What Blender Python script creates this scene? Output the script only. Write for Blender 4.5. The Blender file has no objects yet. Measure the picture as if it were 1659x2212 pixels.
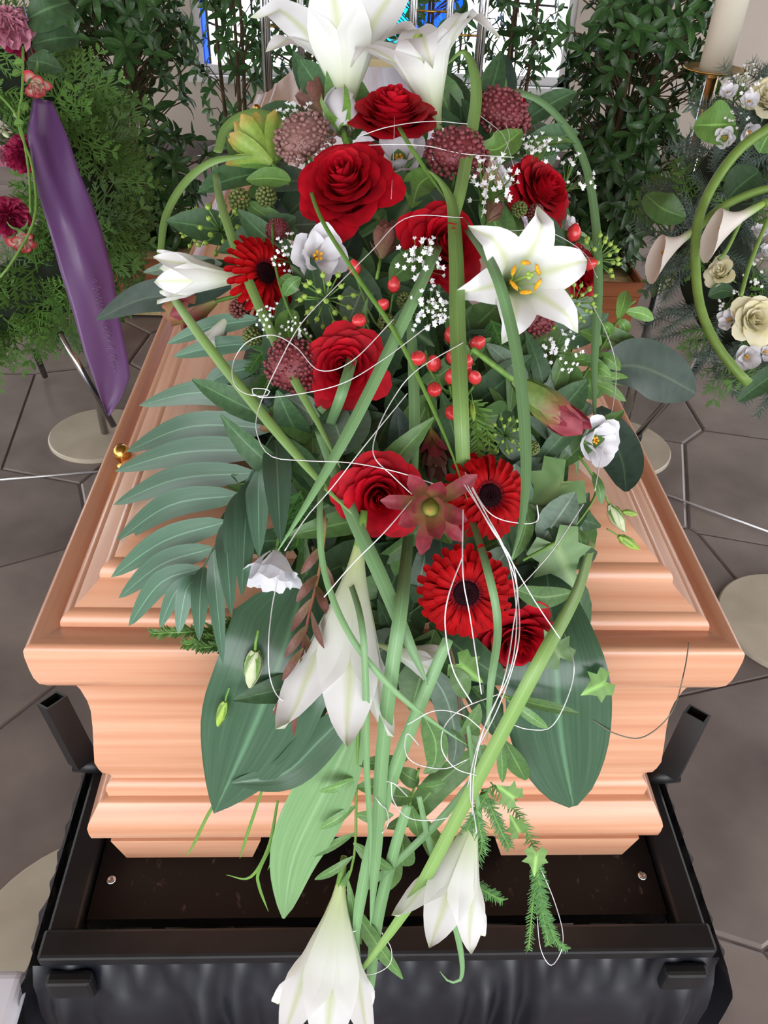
import bpy, math, random
from mathutils import Vector as V, Matrix as M, noise as mnoise
from mathutils.bvhtree import BVHTree
random.seed(7)
PI = math.pi
SC = bpy.context.scene
COL = SC.collection

# ------------------------------------------------------------------ camera
F_PX, CX, CY = 1789.0, 829.5, 1106.0
PITCH, YAW, ROLL = math.radians(38.08), math.radians(3.40), math.radians(2.84)
CAM = V((0, 0, 1.5))
FW = V((math.sin(YAW) * math.cos(PITCH), math.cos(YAW) * math.cos(PITCH), -math.sin(PITCH)))
_rt = V((math.cos(YAW), -math.sin(YAW), 0)); _up = _rt.cross(FW)
RT = _rt * math.cos(ROLL) + _up * math.sin(ROLL)
UP = _up * math.cos(ROLL) - _rt * math.sin(ROLL)
cd = bpy.data.cameras.new('camera'); cam = bpy.data.objects.new('camera', cd); COL.objects.link(cam)
cd.sensor_fit = 'VERTICAL'; cd.sensor_height = 24; cd.sensor_width = 18; cd.lens = F_PX / 2212 * 24
cd.clip_start = 0.02
cam.matrix_world = M((( RT.x, UP.x, -FW.x, CAM.x), (RT.y, UP.y, -FW.y, CAM.y), (RT.z, UP.z, -FW.z, CAM.z), (0, 0, 0, 1)))
SC.camera = cam

# ------------------------------------------------------------------ world, light, exposure
W = bpy.data.worlds.new('daylight'); SC.world = W; W.use_nodes = True
bg = W.node_tree.nodes['Background']; bg.inputs[0].default_value = (0.93, 0.96, 1.0, 1); bg.inputs[1].default_value = 3.2
SC.view_settings.view_transform = 'Standard'; SC.view_settings.look = 'None'
SC.view_settings.gamma = 1.0; SC.view_settings.use_curve_mapping = False
SC.view_settings.exposure = 0.62

# ------------------------------------------------------------------ pixel <-> world helpers
def ray(px, py): return RT * ((px - CX) / F_PX) + UP * ((CY - py) / F_PX) + FW
def at(px, py, d): return CAM + ray(px, py) * d
def on_drop(px, py, drop):
    r = ray(px, py); return CAM + r * (-drop / r.z)
def on_y(px, py, y):
    r = ray(px, py); return CAM + r * (y / r.y)
def pix(p):
    q = p - CAM; d = q.dot(FW); return CX + F_PX * q.dot(RT) / d, CY - F_PX * q.dot(UP) / d
def cdir(u, v, w): return (RT * u + UP * v - FW * w).normalized()
def lerp(a, b, t): return a + (b - a) * t
def table(tab, x):
    if x <= tab[0][0]: return tab[0][1]
    for (a, b), (c, d) in zip(tab, tab[1:]):
        if x <= c: return b + (d - b) * (x - a) / (c - a)
    return tab[-1][1]
ROWS = [(-100, 1.09), (50, 1.03), (200, .955), (400, .875), (600, .805), (800, .755), (1000, .715), (1200, .68), (1400, .665), (1500, .68), (1700, .73), (2000, .81), (2212, .86)]
def D(px, py): return table(ROWS, py) + 4e-7 * (px - 850) ** 2 * (1 if py < 1400 else .3)
def B(px, py, lift=0.0): return at(px, py, D(px, py) - lift)      # a point on the surface of the flower spray

# ------------------------------------------------------------------ colours and materials
def c(r, g, b):
    f = lambda x: (x / 255 / 12.92) if x / 255 <= .04045 else ((x / 255 + .055) / 1.055) ** 2.4
    return (f(r), f(g), f(b), 1)
MATS = {}
def mat(name, col, rough=.5, col2=None, ns=(20, 20, 20), along=None, across=None, trans=0, metal=0, bump=0, coat=0, rnd=0, uv=False, spec=.5, det=3, rmp=(.32, .68)):
    """procedural material: noise between col and col2, ramp along v, ramp across u, object-random value"""
    m = bpy.data.materials.new(name); m.use_nodes = True; MATS[name] = m
    nt = m.node_tree; N, Lk = nt.nodes, nt.links
    b = N['Principled BSDF']; out = N['Material Output']
    b.inputs['Roughness'].default_value = rough; b.inputs['Metallic'].default_value = metal
    b.inputs['Specular IOR Level'].default_value = spec; b.inputs['Coat Weight'].default_value = coat; b.inputs['Coat Roughness'].default_value = .2
    tc = N.new('ShaderNodeTexCoord'); cur = None
    no = None
    if col2 or bump:
        mp = N.new('ShaderNodeMapping'); mp.inputs['Scale'].default_value = ns
        Lk.new(tc.outputs['UV' if uv else 'Object'], mp.inputs[0])
        no = N.new('ShaderNodeTexNoise'); no.inputs['Scale'].default_value = 1; no.inputs['Detail'].default_value = det
        Lk.new(mp.outputs[0], no.inputs['Vector'])
    def mix(f, a, bb, bt='MIX'):
        x = N.new('ShaderNodeMix'); x.data_type = 'RGBA'; x.blend_type = bt
        for s, val in ((x.inputs[0], f), (x.inputs[6], a), (x.inputs[7], bb)):
            if hasattr(val, 'links'): Lk.new(val, s)
            else: s.default_value = val
        return x.outputs[2]
    def ramp(sock, stops):
        r = N.new('ShaderNodeValToRGB'); e = r.color_ramp.elements
        while len(e) < len(stops): e.new(.5)
        for k, (p, q) in enumerate(stops): e[k].position = p; e[k].color = q
        Lk.new(sock, r.inputs[0]); return r.outputs[0]
    cur = col
    if col2:
        cur = mix(ramp(no.outputs[0], [(rmp[0], (0, 0, 0, 1)), (rmp[1], (1, 1, 1, 1))]), col, col2)
    if along or across:
        sp = N.new('ShaderNodeSeparateXYZ'); Lk.new(tc.outputs['UV'], sp.inputs[0])
        if along: cur = mix(1.0, cur, ramp(sp.outputs[1], along), 'MULTIPLY') if along[0][0] >= 0 and not isinstance(along, tuple) else mix(ramp(sp.outputs[1], [(p, (a, a, a, 1)) for p, a in along[1]]), cur, along[0])
        if across: cur = mix(ramp(sp.outputs[0], [(p, (a, a, a, 1)) for p, a in across[1]]), cur, across[0])
    if rnd:
        oi = N.new('ShaderNodeObjectInfo'); ma = N.new('ShaderNodeMath'); ma.operation = 'MULTIPLY_ADD'
        ma.inputs[1].default_value = 2 * rnd; ma.inputs[2].default_value = 1 - rnd
        Lk.new(oi.outputs['Random'], ma.inputs[0])
        h = N.new('ShaderNodeHueSaturation'); Lk.new(ma.outputs[0], h.inputs['Value'])
        if hasattr(cur, 'links'): Lk.new(cur, h.inputs['Color'])
        else: h.inputs['Color'].default_value = cur
        cur = h.outputs[0]
    if hasattr(cur, 'links'): Lk.new(cur, b.inputs['Base Color'])
    else: b.inputs['Base Color'].default_value = cur
    if bump:
        bp = N.new('ShaderNodeBump'); bp.inputs['Strength'].default_value = bump; bp.inputs['Distance'].default_value = .004
        Lk.new(no.outputs[0], bp.inputs['Height']); Lk.new(bp.outputs[0], b.inputs['Normal'])
    if trans:
        t = N.new('ShaderNodeBsdfTranslucent'); mx = N.new('ShaderNodeMixShader'); mx.inputs[0].default_value = trans
        if hasattr(cur, 'links'): Lk.new(cur, t.inputs[0])
        else: t.inputs[0].default_value = cur
        Lk.new(b.outputs[0], mx.inputs[1]); Lk.new(t.outputs[0], mx.inputs[2]); Lk.new(mx.outputs[0], out.inputs[0])
    return m
def ramp_mat(name, stops, **k):           # colour runs along the length (v) of a petal or leaf
    m = mat(name, (1, 1, 1, 1), along=[(p, q) for p, q in stops], **k); return m

WOOD = mat('alder wood', c(226, 174, 142), .34, c(204, 140, 106), (1.6, 55, 1), uv=True, coat=.55, det=5)
WOODR = mat('darker alder rim', c(190, 116, 68), .34, c(168, 96, 52), (1.1, 24, 1), uv=True, coat=.2, det=5)
BRASS = mat('brass', c(214, 170, 92), .25, metal=1)
CHROME = mat('chrome', c(205, 205, 208), .16, metal=1)
BLACK = mat('black lacquered steel', c(14, 14, 16), .42, c(24, 24, 27), (30, 30, 30))
PLATE = mat('scuffed dark board', c(17, 12, 12), .5, c(92, 76, 70), (130, 70, 130), det=2, rmp=(.66, .84), spec=.25)
SATIN = mat('black satin', c(16, 18, 25), .36, c(24, 27, 36), (9, 9, 9), spec=.6)
STONE = mat('grey slab', c(150, 138, 132), .34, c(112, 101, 98), (4, 4, 4), bump=.3, rnd=.12, det=9)
MORTAR = mat('mortar', c(126, 115, 110), .9, c(104, 95, 92), (20, 20, 20))
CEILW = mat('dimming ceiling brown', c(120, 92, 70), .6, c(100, 74, 54), (1, 14, 1))  # unseen ceiling, brown chosen dark to cut light on upward faces
PLASTER = mat('pinkish plaster', c(208, 196, 184), .9, c(200, 188, 176), (3, 3, 3), bump=.1)
DISC = mat('pale stone disc', c(204, 194, 174), .35, c(182, 172, 152), (9, 9, 9), det=6)
WAX = mat('ivory candle wax', c(236, 230, 214), .4, c(228, 220, 200), (5, 5, 5), trans=.15)
REDROSE = mat('dark red rose petal', c(200, 8, 34), .65, c(158, 3, 24), (6, 6, 6), trans=.15, rnd=.16, spec=.25)
REDGER = mat('red gerbera ray', c(196, 4, 12), .65, c(140, 1, 8), (14, 2, 3), uv=True, trans=.12, rnd=.14, spec=.15, along=(c(110, 2, 12), [(0, .9), (.35, .2), (.55, 0)]))
GERIN = mat('dark red inner floret', c(128, 3, 18), .7, c(84, 2, 14), (60, 60, 60), spec=.15)
GERDISC = mat('black gerbera disc', c(14, 3, 7), .85, c(40, 6, 14), (80, 80, 80), spec=.1)
LILY = mat('white lily tepal', c(247, 247, 248), .45, along=(c(192, 210, 138), [(0, 1), (.2, .7), (.5, .16), (.8, 0), (.95, 0), (1, .5)]), across=(c(212, 224, 168), [(.36, 0), (.5, .75), (.64, 0)]), trans=.25)
WHITE = mat('white petal', c(244, 243, 246), .5, c(232, 232, 240), (4, 4, 4), trans=.25)
CREAM = mat('cream rose petal', c(247, 244, 224), .5, c(244, 236, 190), (5, 5, 5), trans=.2, rnd=.05)
YELLOW = mat('yellow anther', c(248, 190, 24), .6, c(214, 140, 10), (60, 60, 60))
LIME = mat('lime green', c(178, 206, 98), .5, c(152, 188, 76), (20, 20, 20), trans=.1)
STEM = mat('green stem', c(118, 158, 72), .5, c(96, 140, 56), (20, 20, 20))
TWIG = mat('brown twig', c(110, 88, 62), .8, c(84, 66, 46), (30, 30, 30))
RED = mat('red berry', c(228, 72, 74), .25, c(212, 44, 52), (10, 10, 10), coat=.4)
BEAD = mat('maroon bead', c(142, 66, 70), .5, c(104, 40, 48), (90, 90, 90))
BEADW = mat('brownish pink bead', c(164, 124, 116), .5, c(120, 80, 78), (90, 90, 90))
GYP = mat('white tiny floret', c(246, 246, 250), .6)
def leafm(name, a, b, rough=.4, rib=None, trans=.12, rnd=.2, ns=(3, 14, 3), **k):
    return mat(name, c(*a), rough, c(*b), ns, uv=True, across=(c(*(rib or tuple(min(255, int(x * 1.35) + 12) for x in a))), [(.46, 0), (.5, .8), (.54, 0)]), trans=trans, rnd=rnd, **k)
LDARK = leafm('dark leaf', (74, 106, 70), (58, 88, 58), .48, rnd=.3, spec=.35)
LMID = leafm('mid green leaf', (108, 146, 84), (86, 126, 70), .4, rnd=.25)
LLIGHT = leafm('light green leaf', (118, 160, 82), (98, 142, 68), .45, trans=.2)
LGREY = leafm('grey green leaf', (116, 138, 118), (96, 120, 102), .5)
ASPID = leafm('aspidistra leaf', (68, 100, 74), (52, 84, 60), .28, trans=.05, rnd=.05, ns=(36, 2, 1), coat=.2)
PALM = leafm('palm leaflet', (96, 132, 108), (78, 114, 92), .38, trans=.08, rnd=.1, ns=(30, 2, 1))
BLADE = leafm('grass blade', (144, 180, 102), (126, 164, 88), .42, rib=(160, 196, 124), rnd=.15, ns=(20, 2, 1))
BLADEB = leafm('bluish blade', (132, 172, 118), (114, 156, 104), .4, rib=(150, 190, 140), rnd=.15, ns=(20, 2, 1))
GLOSSY = leafm('glossy dark leaf', (50, 70, 58), (38, 56, 46), .38, rib=(80, 98, 74), trans=.0, rnd=.05, spec=.35)
LAUREL = leafm('laurel leaf', (74, 114, 60), (56, 94, 50), .3, rnd=.35, trans=.22)
IVY = leafm('ivy leaf', (112, 146, 92), (92, 128, 76), .4, rib=(150, 180, 120))
IVYD = leafm('dark ivy leaf', (56, 92, 60), (44, 76, 50), .4, rib=(130, 156, 110))
THUJA = mat('thuja green', c(96, 136, 58), .6, c(72, 112, 48), (10, 10, 10), rnd=.35, trans=.1)
FIR = mat('blue fir needle', c(112, 130, 120), .6, c(84, 104, 92), (10, 10, 10), rnd=.2)
ASPAR = mat('asparagus fern', c(80, 132, 66), .6, rnd=.1, trans=.1)
LEUR = mat('red leucadendron bract', c(150, 52, 66), .5, c(122, 40, 52), (3, 10, 3), uv=True, along=(c(178, 176, 96), [(0, .9), (.35, .35), (.7, 0)]), trans=.12, rnd=.12)
LEUG = mat('green leucadendron bract', c(124, 150, 76), .5, c(104, 130, 62), (3, 10, 3), uv=True, along=(c(160, 60, 66), [(.55, 0), (1, .8)]), trans=.12, rnd=.12)
LEUB = mat('brown red bract', c(128, 78, 70), .5, c(100, 60, 54), (3, 10, 3), uv=True, along=(c(150, 140, 96), [(0, .6), (.5, .1), (1, 0)]), trans=.1, rnd=.15)
LEUY = mat('yellow green bract', c(160, 188, 86), .5, c(134, 168, 70), (3, 10, 3), uv=True, along=(c(206, 120, 70), [(.7, 0), (1, .6)]), trans=.15, rnd=.1)
BERRYG = mat('unripe blackberry', c(112, 122, 62), .4, c(90, 104, 52), (40, 40, 40))
BERRYR = mat('red blackberry', c(120, 40, 46), .35, c(92, 60, 48), (40, 40, 40))
PINK = mat('pink carnation petal', c(206, 120, 150), .6, c(226, 168, 186), (14, 14, 14), trans=.15)
MAGENTA = mat('magenta petal', c(178, 30, 84), .6, c(146, 18, 66), (14, 14, 14), trans=.15)
BICOL = mat('white petal with red rim', c(244, 230, 214), .5, along=(c(206, 34, 58), [(.8, 0), (.96, .95)]), trans=.15)
PURPLE = mat('purple satin ribbon', c(102, 64, 116), .34, c(84, 50, 98), (2, 2, 2), spec=.6)
SILVER = mat('silver wire', c(245, 245, 248), .38, metal=.55)
DWIRE = mat('dull wire', c(120, 116, 104), .5, metal=.6)
CALLA = mat('calla spathe', c(240, 234, 226), .45, along=(c(150, 190, 70), [(0, 1), (.22, .75), (.45, 0)]), trans=.15)
PLANTW = mat('planter wood', c(176, 104, 62), .5, c(150, 84, 48), (3, 3, 20), det=4)
SOIL = mat('pale gravel', c(206, 186, 136), .9, c(170, 150, 104), (40, 40, 40), bump=.5)
WHITEP = mat('white lacquer', c(236, 236, 246), .35)
CREAMP = mat('cream painted board', c(238, 226, 178), .5, c(230, 216, 164), (4, 4, 4))
LEAD = mat('lead came', c(60, 56, 60), .5, metal=.4)
FRAMEW = mat('window frame paint', c(226, 224, 226), .5)
MOSS = mat('dark moss', c(34, 46, 28), .9, c(24, 34, 20), (30, 30, 30), bump=.6)
def glass(name, col, k=.9):
    m = bpy.data.materials.new(name); m.use_nodes = True; nt = m.node_tree
    for n in list(nt.nodes):
        if n.type != 'OUTPUT_MATERIAL': nt.nodes.remove(n)
    t = nt.nodes.new('ShaderNodeBsdfTransparent'); t.inputs[0].default_value = col
    g = nt.nodes.new('ShaderNodeBsdfGlossy'); g.inputs['Roughness'].default_value = .05
    x = nt.nodes.new('ShaderNodeMixShader'); x.inputs[0].default_value = 1 - k
    nt.links.new(t.outputs[0], x.inputs[1]); nt.links.new(g.outputs[0], x.inputs[2]); nt.links.new(x.outputs[0], nt.nodes['Material Output'].inputs[0])
    return m
CLEAR = glass('clear window glass', (.97, .98, 1, 1), .94)
BLUEG = glass('blue window glass', c(70, 130, 230), .92)
TEALG = glass('teal window glass', c(80, 190, 220), .92)

# ------------------------------------------------------------------ mesh helpers
def mesh(name, vs, fs, m=None, uv=None, smooth=True):
    me = bpy.data.meshes.new(name); me.from_pydata([tuple(v) for v in vs], [], fs); 
    if uv:
        l = me.uv_layers.new(name='UVMap')
        vi = [0] * len(me.loops); me.loops.foreach_get('vertex_index', vi)
        l.data.foreach_set('uv', [x for i in vi for x in uv[i]])
    if smooth: me.polygons.foreach_set('use_smooth', [True] * len(me.polygons))
    if m: me.materials.append(m)
    return me
def obj(name, me, parent=None, mx=None, m=None):
    o = bpy.data.objects.new(name, me); COL.objects.link(o)
    if parent: o.parent = parent
    if mx is not None: o.matrix_basis = mx
    return o
def tag(o, label=None, cat=None, group=None, kind=None):
    for k, v in (('label', label), ('category', cat), ('group', group), ('kind', kind)):
        if v: o[k] = v
    return o
LABELS = set()
def thing(name, label, cat, group=None, mx=None):
    o = bpy.data.objects.new(name, None); COL.objects.link(o); o.empty_display_size = .02
    if mx is not None: o.matrix_basis = mx
    return tag(o, label, cat, group)
def frame(pos, z, roll=0, s=1.0):
    z = z.normalized(); a = V((0, 0, 1)) if abs(z.z) < .9 else V((0, 1, 0))
    x = a.cross(z).normalized(); y = z.cross(x)
    cr, sr = math.cos(roll), math.sin(roll); x, y = x * cr + y * sr, y * cr - x * sr
    return M(((x.x * s, y.x * s, z.x * s, pos.x), (x.y * s, y.y * s, z.y * s, pos.y), (x.z * s, y.z * s, z.z * s, pos.z), (0, 0, 0, 1)))
class G:
    """collects pieces of one mesh"""
    def __init__(s): s.v, s.f, s.u = [], [], []
    def add(s, vs, fs, uv=None):
        n = len(s.v); s.v += [V(x) for x in vs]; s.f += [tuple(i + n for i in f) for f in fs]
        s.u += list(uv) if uv else [(0.25, .5)] * len(vs); return s
    def box(s, x0, x1, y0, y1, z0, z1):
        vs = [(x, y, z) for x in (x0, x1) for y in (y0, y1) for z in (z0, z1)]
        return s.add(vs, [(0, 1, 3, 2), (4, 6, 7, 5), (0, 4, 5, 1), (2, 3, 7, 6), (0, 2, 6, 4), (1, 5, 7, 3)])
    def tf(s, mx): s.v = [mx @ v for v in s.v]; return s
    def me(s, name, m, smooth=True): return mesh(name, s.v, s.f, m, s.u, smooth)
def grid(nu, nv, fn, g=None):
    g = g or G(); vs, uv = [], []
    for j in range(nv + 1):
        for i in range(nu + 1):
            u, v = i / nu, j / nv; vs.append(fn(u, v)); uv.append((u, v))
    fs = [(j * (nu + 1) + i, j * (nu + 1) + i + 1, (j + 1) * (nu + 1) + i + 1, (j + 1) * (nu + 1) + i) for j in range(nv) for i in range(nu)]
    return g.add(vs, fs, uv)
def catmull(P, n):
    if len(P) == 2: return [P[0].lerp(P[1], i / (n - 1)) for i in range(n)]
    Q = [P[0] * 2 - P[1]] + list(P) + [P[-1] * 2 - P[-2]]; out = []
    L = [0]
    for a, b in zip(P, P[1:]): L.append(L[-1] + (b - a).length)
    for k in range(n):
        s = L[-1] * k / (n - 1); i = 0
        while i < len(P) - 2 and L[i + 1] < s: i += 1
        t = (s - L[i]) / max(1e-9, L[i + 1] - L[i]); p0, p1, p2, p3 = Q[i:i + 4]
        out.append(.5 * ((2 * p1) + (p2 - p0) * t + (2 * p0 - 5 * p1 + 4 * p2 - p3) * t * t + (3 * p1 - p0 - 3 * p2 + p3) * t ** 3))
    return out
def strip(P, wf, nrm, nu=2, fold=0.0, wave=0.0, g=None, twist=0.0, ph=0.0, thick=0.0):
    """a leaf-like surface along the spine P; wf(v) is the half width, nrm the side it shows"""
    g = g or G(); n = len(P); vs, uv = [], []
    for j, p in enumerate(P):
        v = j / (n - 1); t = (P[min(j + 1, n - 1)] - P[max(j - 1, 0)]).normalized()
        nn = nrm(v) if callable(nrm) else nrm
        s = t.cross(nn)
        s = s.normalized() if s.length > 1e-6 else RT
        nn = s.cross(t).normalized()
        if twist:
            a = twist * v; s, nn = s * math.cos(a) + nn * math.sin(a), nn * math.cos(a) - s * math.sin(a)
        w = wf(v)
        for i in range(nu + 1):
            u = 2 * i / nu - 1
            vs.append(p + s * (u * w) + nn * (fold * abs(u) * w + wave * w * math.sin(7 * v + ph + 2.5 * u) * abs(u)))
            uv.append((i / nu, v))
    fs = [(j * (nu + 1) + i, j * (nu + 1) + i + 1, (j + 1) * (nu + 1) + i + 1, (j + 1) * (nu + 1) + i) for j in range(n - 1) for i in range(nu)]
    if thick:
        k = len(vs)
        # a closed sheet: second skin a hair behind the first
        back = []
        for j, p in enumerate(P):
            t = (P[min(j + 1, n - 1)] - P[max(j - 1, 0)]).normalized(); nn = nrm(j / (n - 1)) if callable(nrm) else nrm
            s = t.cross(nn); s = s.normalized() if s.length > 1e-6 else RT; nn = s.cross(t).normalized()
            back += [x - nn * thick for x in vs[j * (nu + 1):(j + 1) * (nu + 1)]]
        vs += back; uv += uv[:k]; fs += [tuple(i + k for i in reversed(f)) for f in fs]
        edge = [j * (nu + 1) for j in range(n)]; edge2 = [j * (nu + 1) + nu for j in range(n)]
        for e, r in ((edge, 0), (edge2, 1)):
            for a, b in zip(e, e[1:]): fs.append((a, b, b + k, a + k) if r == 0 else (b, a, a + k, b + k))
        for a in range(nu): fs.append((a + 1, a, a + k, a + 1 + k)); z = (n - 1) * (nu + 1); fs.append((z + a, z + a + 1, z + a + 1 + k, z + a + k))
    return g.add(vs, fs, uv)
def tube(P, r, n=6, g=None, cap=True):
    g = g or G(); vs, uv = [], []; m = len(P)
    rf = r if callable(r) else (lambda v: r)
    t0 = (P[1] - P[0]).normalized(); a = V((0, 0, 1)) if abs(t0.z) < .9 else V((1, 0, 0)); x = a.cross(t0).normalized()
    for j, p in enumerate(P):
        t = (P[min(j + 1, m - 1)] - P[max(j - 1, 0)]).normalized()
        x = (x - t * x.dot(t)).normalized(); y = t.cross(x)
        for i in range(n):
            q = 2 * PI * i / n; vs.append(p + (x * math.cos(q) + y * math.sin(q)) * rf(j / (m - 1))); uv.append((.25, j / (m - 1)))
    fs = [(j * n + i, j * n + (i + 1) % n, (j + 1) * n + (i + 1) % n, (j + 1) * n + i) for j in range(m - 1) for i in range(n)]
    if cap: fs += [tuple(reversed(range(n))), tuple((m - 1) * n + i for i in range(n))]
    return g.add(vs, fs, uv)
def lathe(prof, n=16, g=None, cap=True):
    g = g or G(); m = len(prof)
    vs = [V((r * math.cos(2 * PI * i / n), r * math.sin(2 * PI * i / n), z)) for r, z in prof for i in range(n)]
    fs = [(j * n + i, j * n + (i + 1) % n, (j + 1) * n + (i + 1) % n, (j + 1) * n + i) for j in range(m - 1) for i in range(n)]
    if cap: fs += [tuple(reversed(range(n))), tuple((m - 1) * n + i for i in range(n))]
    return g.add(vs, fs, [(.25, j / max(1, m - 1)) for j in range(m) for i in range(n)])
_ph = (1 + 5 ** .5) / 2
ICOV = [V(q).normalized() for q in ((-1, _ph, 0), (1, _ph, 0), (-1, -_ph, 0), (1, -_ph, 0), (0, -1, _ph), (0, 1, _ph), (0, -1, -_ph), (0, 1, -_ph), (_ph, 0, -1), (_ph, 0, 1), (-_ph, 0, -1), (-_ph, 0, 1))]
ICOF = [(0, 11, 5), (0, 5, 1), (0, 1, 7), (0, 7, 10), (0, 10, 11), (1, 5, 9), (5, 11, 4), (11, 10, 2), (10, 7, 6), (7, 1, 8), (3, 9, 4), (3, 4, 2), (3, 2, 6), (3, 6, 8), (3, 8, 9), (4, 9, 5), (2, 4, 11), (6, 2, 10), (8, 6, 7), (9, 8, 1)]
def ico(p, r, g, mx=None): return g.add([p + (mx @ v if mx else v) * r for v in ICOV], ICOF)
CACHE = {}
def proto(key, fn):
    if key not in CACHE: CACHE[key] = fn()
    return CACHE[key]

# ------------------------------------------------------------------ the setting
YB, XL, XR, YF, HC = 5.55, -3.4, 3.6, -3.2, 3.4
def struct(name, g, m, smooth=False): return tag(obj(name, g.me(name, m, smooth)), kind='structure')
floor = struct('floor', G().box(XL, XR, YF, YB, -.12, -.006), MORTAR)
# irregular slabs: cells around jittered seeds
def slabs():
    rnd = random.Random(3); S = []; st = .52; j = 0; y = YF
    while y < YB + st:
        x = XL - (st / 2 if j % 2 else 0)
        while x < XR + st: S.append((x + rnd.uniform(-.27, .27), y + rnd.uniform(-.25, .25))); x += st * 1.12
        y += st; j += 1
    for i, (ax, ay) in enumerate(S):
        if not (XL - .1 < ax < XR + .1 and YF - .1 < ay < YB + .1): continue
        poly = [(max(XL, ax - 1), max(YF, ay - 1)), (min(XR, ax + 1), max(YF, ay - 1)), (min(XR, ax + 1), min(YB, ay + 1)), (max(XL, ax - 1), min(YB, ay + 1))]
        for k, (bx, by) in enumerate(S):
            dx, dy = bx - ax, by - ay; d = math.hypot(dx, dy)
            if k == i or d > 1.9: continue
            nx, ny = dx / d, dy / d; lim = d / 2 - .003; out = []
            for p, q in zip(poly, poly[1:] + poly[:1]):
                a = (p[0] - ax) * nx + (p[1] - ay) * ny - lim; b = (q[0] - ax) * nx + (q[1] - ay) * ny - lim
                if a <= 0: out.append(p)
                if (a < 0) != (b < 0): t = a / (a - b); out.append((p[0] + (q[0] - p[0]) * t, p[1] + (q[1] - p[1]) * t))
            poly = out
            if len(poly) < 3: break
        if len(poly) < 3: continue
        n = len(poly); z = rnd.uniform(-.002, .0)
        vs = [(x - ax, y - ay, -.02) for x, y in poly] + [(x - ax, y - ay, z - .003) for x, y in poly] + [((x - ax) * .985, (y - ay) * .985, z) for x, y in poly]
        fs = [(k, (k + 1) % n, n + (k + 1) % n, n + k) for k in range(n)] + [(n + k, n + (k + 1) % n, 2 * n + (k + 1) % n, 2 * n + k) for k in range(n)] + [tuple(range(2 * n, 3 * n))]
        obj('slab', mesh('slab', vs, fs, STONE, smooth=False), floor, M.Translation((ax, ay, 0)))
slabs()
struct('ceiling', G().box(XL, XR, YF, YB, HC, HC + .1), CEILW)
for nm, xa in (('wall_left', XL - .1), ('wall_right', XR)):      # unseen side walls, openings added to let in more daylight
    g = G(); g.box(xa, xa + .1, YF, YB, 0, .5); g.box(xa, xa + .1, YF, YB, 2.0, HC)
    for k in range(6): y = lerp(YF, YB - .7, k / 5); g.box(xa, xa + .1, y, y + .7, .5, 2.0)
    struct(nm, g, PLASTER)
wl = on_y(418, 100, YB).x; wr = on_y(1236, 100, YB).x; wz = (on_y(480, 156, YB).z + on_y(1160, 192, YB).z) / 2; wt = 2.75
g = G(); g.box(XL, wl, YB, YB + .25, 0, HC); g.box(wr, XR, YB, YB + .25, 0, HC); g.box(wl, wr, YB, YB + .25, 0, wz); g.box(wl, wr, YB, YB + .25, wt, HC)
struct('wall_back', g, PLASTER)
struct('baseboard_back', G().box(XL, XR, YB - .02, YB, 0, .09), MORTAR)
# glazed front far behind the viewer: posts and a lintel, the rest is open daylight
g = G(); g.box(XL, XR, YF - .12, YF, 3.0, HC); struct('wall_front', g, PLASTER)
for n in range(4):
    x = lerp(XL + .05, XR - .05, n / 3); struct('trim_%d' % (n + 1), G().box(x - .04, x + .04, YF - .1, YF - .02, 0, 3.0), FRAMEW)
win = tag(bpy.data.objects.new('window_1', None), kind='structure'); COL.objects.link(win); win.location = (0, YB, 0)
g = G(); y0, y1 = .02, .1
g.box(wl, wl + .05, y0, y1, wz, wt); g.box(wr - .05, wr, y0, y1, wz, wt); g.box(wl, wr, y0, y1, wz, wz + .05); g.box(wl, wr, y0, y1, wt - .05, wt)
obj('frame', g.me('frame', FRAMEW, False), win)
obj('window_sill', G().box(wl - .04, wr + .04, -.05, .12, wz - .035, wz).me('sill', FRAMEW, False), win)
rnd = random.Random(11); xs = [wl + .05, wl + .085]
while xs[-1] < wr - .3: xs.append(xs[-1] + rnd.uniform(.13, .42))
xs[-1] = wr - .05
for i in range(len(xs) - 1):
    zs = [wz + .05]
    while zs[-1] < wt - .5: zs.append(zs[-1] + rnd.uniform(.16, .5))
    zs.append(wt - .05)
    k1, k2 = rnd.uniform(-.06, .06), rnd.uniform(-.06, .06)
    mid = .35 < (xs[i] - wl) / (wr - wl) < .6
    for k in range(len(zs) - 1):
        a, b = zs[k], zs[k + 1]
        col = BLUEG if (i == 0 or rnd.random() < (.22 if mid else .03)) else TEALG if rnd.random() < (.35 if mid else .03) else CLEAR
        sl = 0 if k == 0 else k1; sh = 0 if k == len(zs) - 2 else k1
        vs = [(xs[i], .05, a - sl), (xs[i + 1], .05, a + sl), (xs[i + 1], .05, b + sh), (xs[i], .05, b - sh), (xs[i], .056, a - sl), (xs[i + 1], .056, a + sl), (xs[i + 1], .056, b + sh), (xs[i], .056, b - sh)]
        obj('pane', mesh('pane', vs, [(0, 1, 2, 3), (7, 6, 5, 4), (0, 4, 5, 1), (1, 5, 6, 2), (2, 6, 7, 3), (3, 7, 4, 0)], col, smooth=False), win)
        if k: obj('lead_came', tube([V((xs[i], .05, a - sl)), V((xs[i + 1], .05, a + sl))], .007, 5).me('came', LEAD), win)
    if i: obj('lead_came', G().box(xs[i] - .006, xs[i] + .006, .04, .066, wz + .05, wt - .05).me('came', LEAD, False), win)

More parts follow.
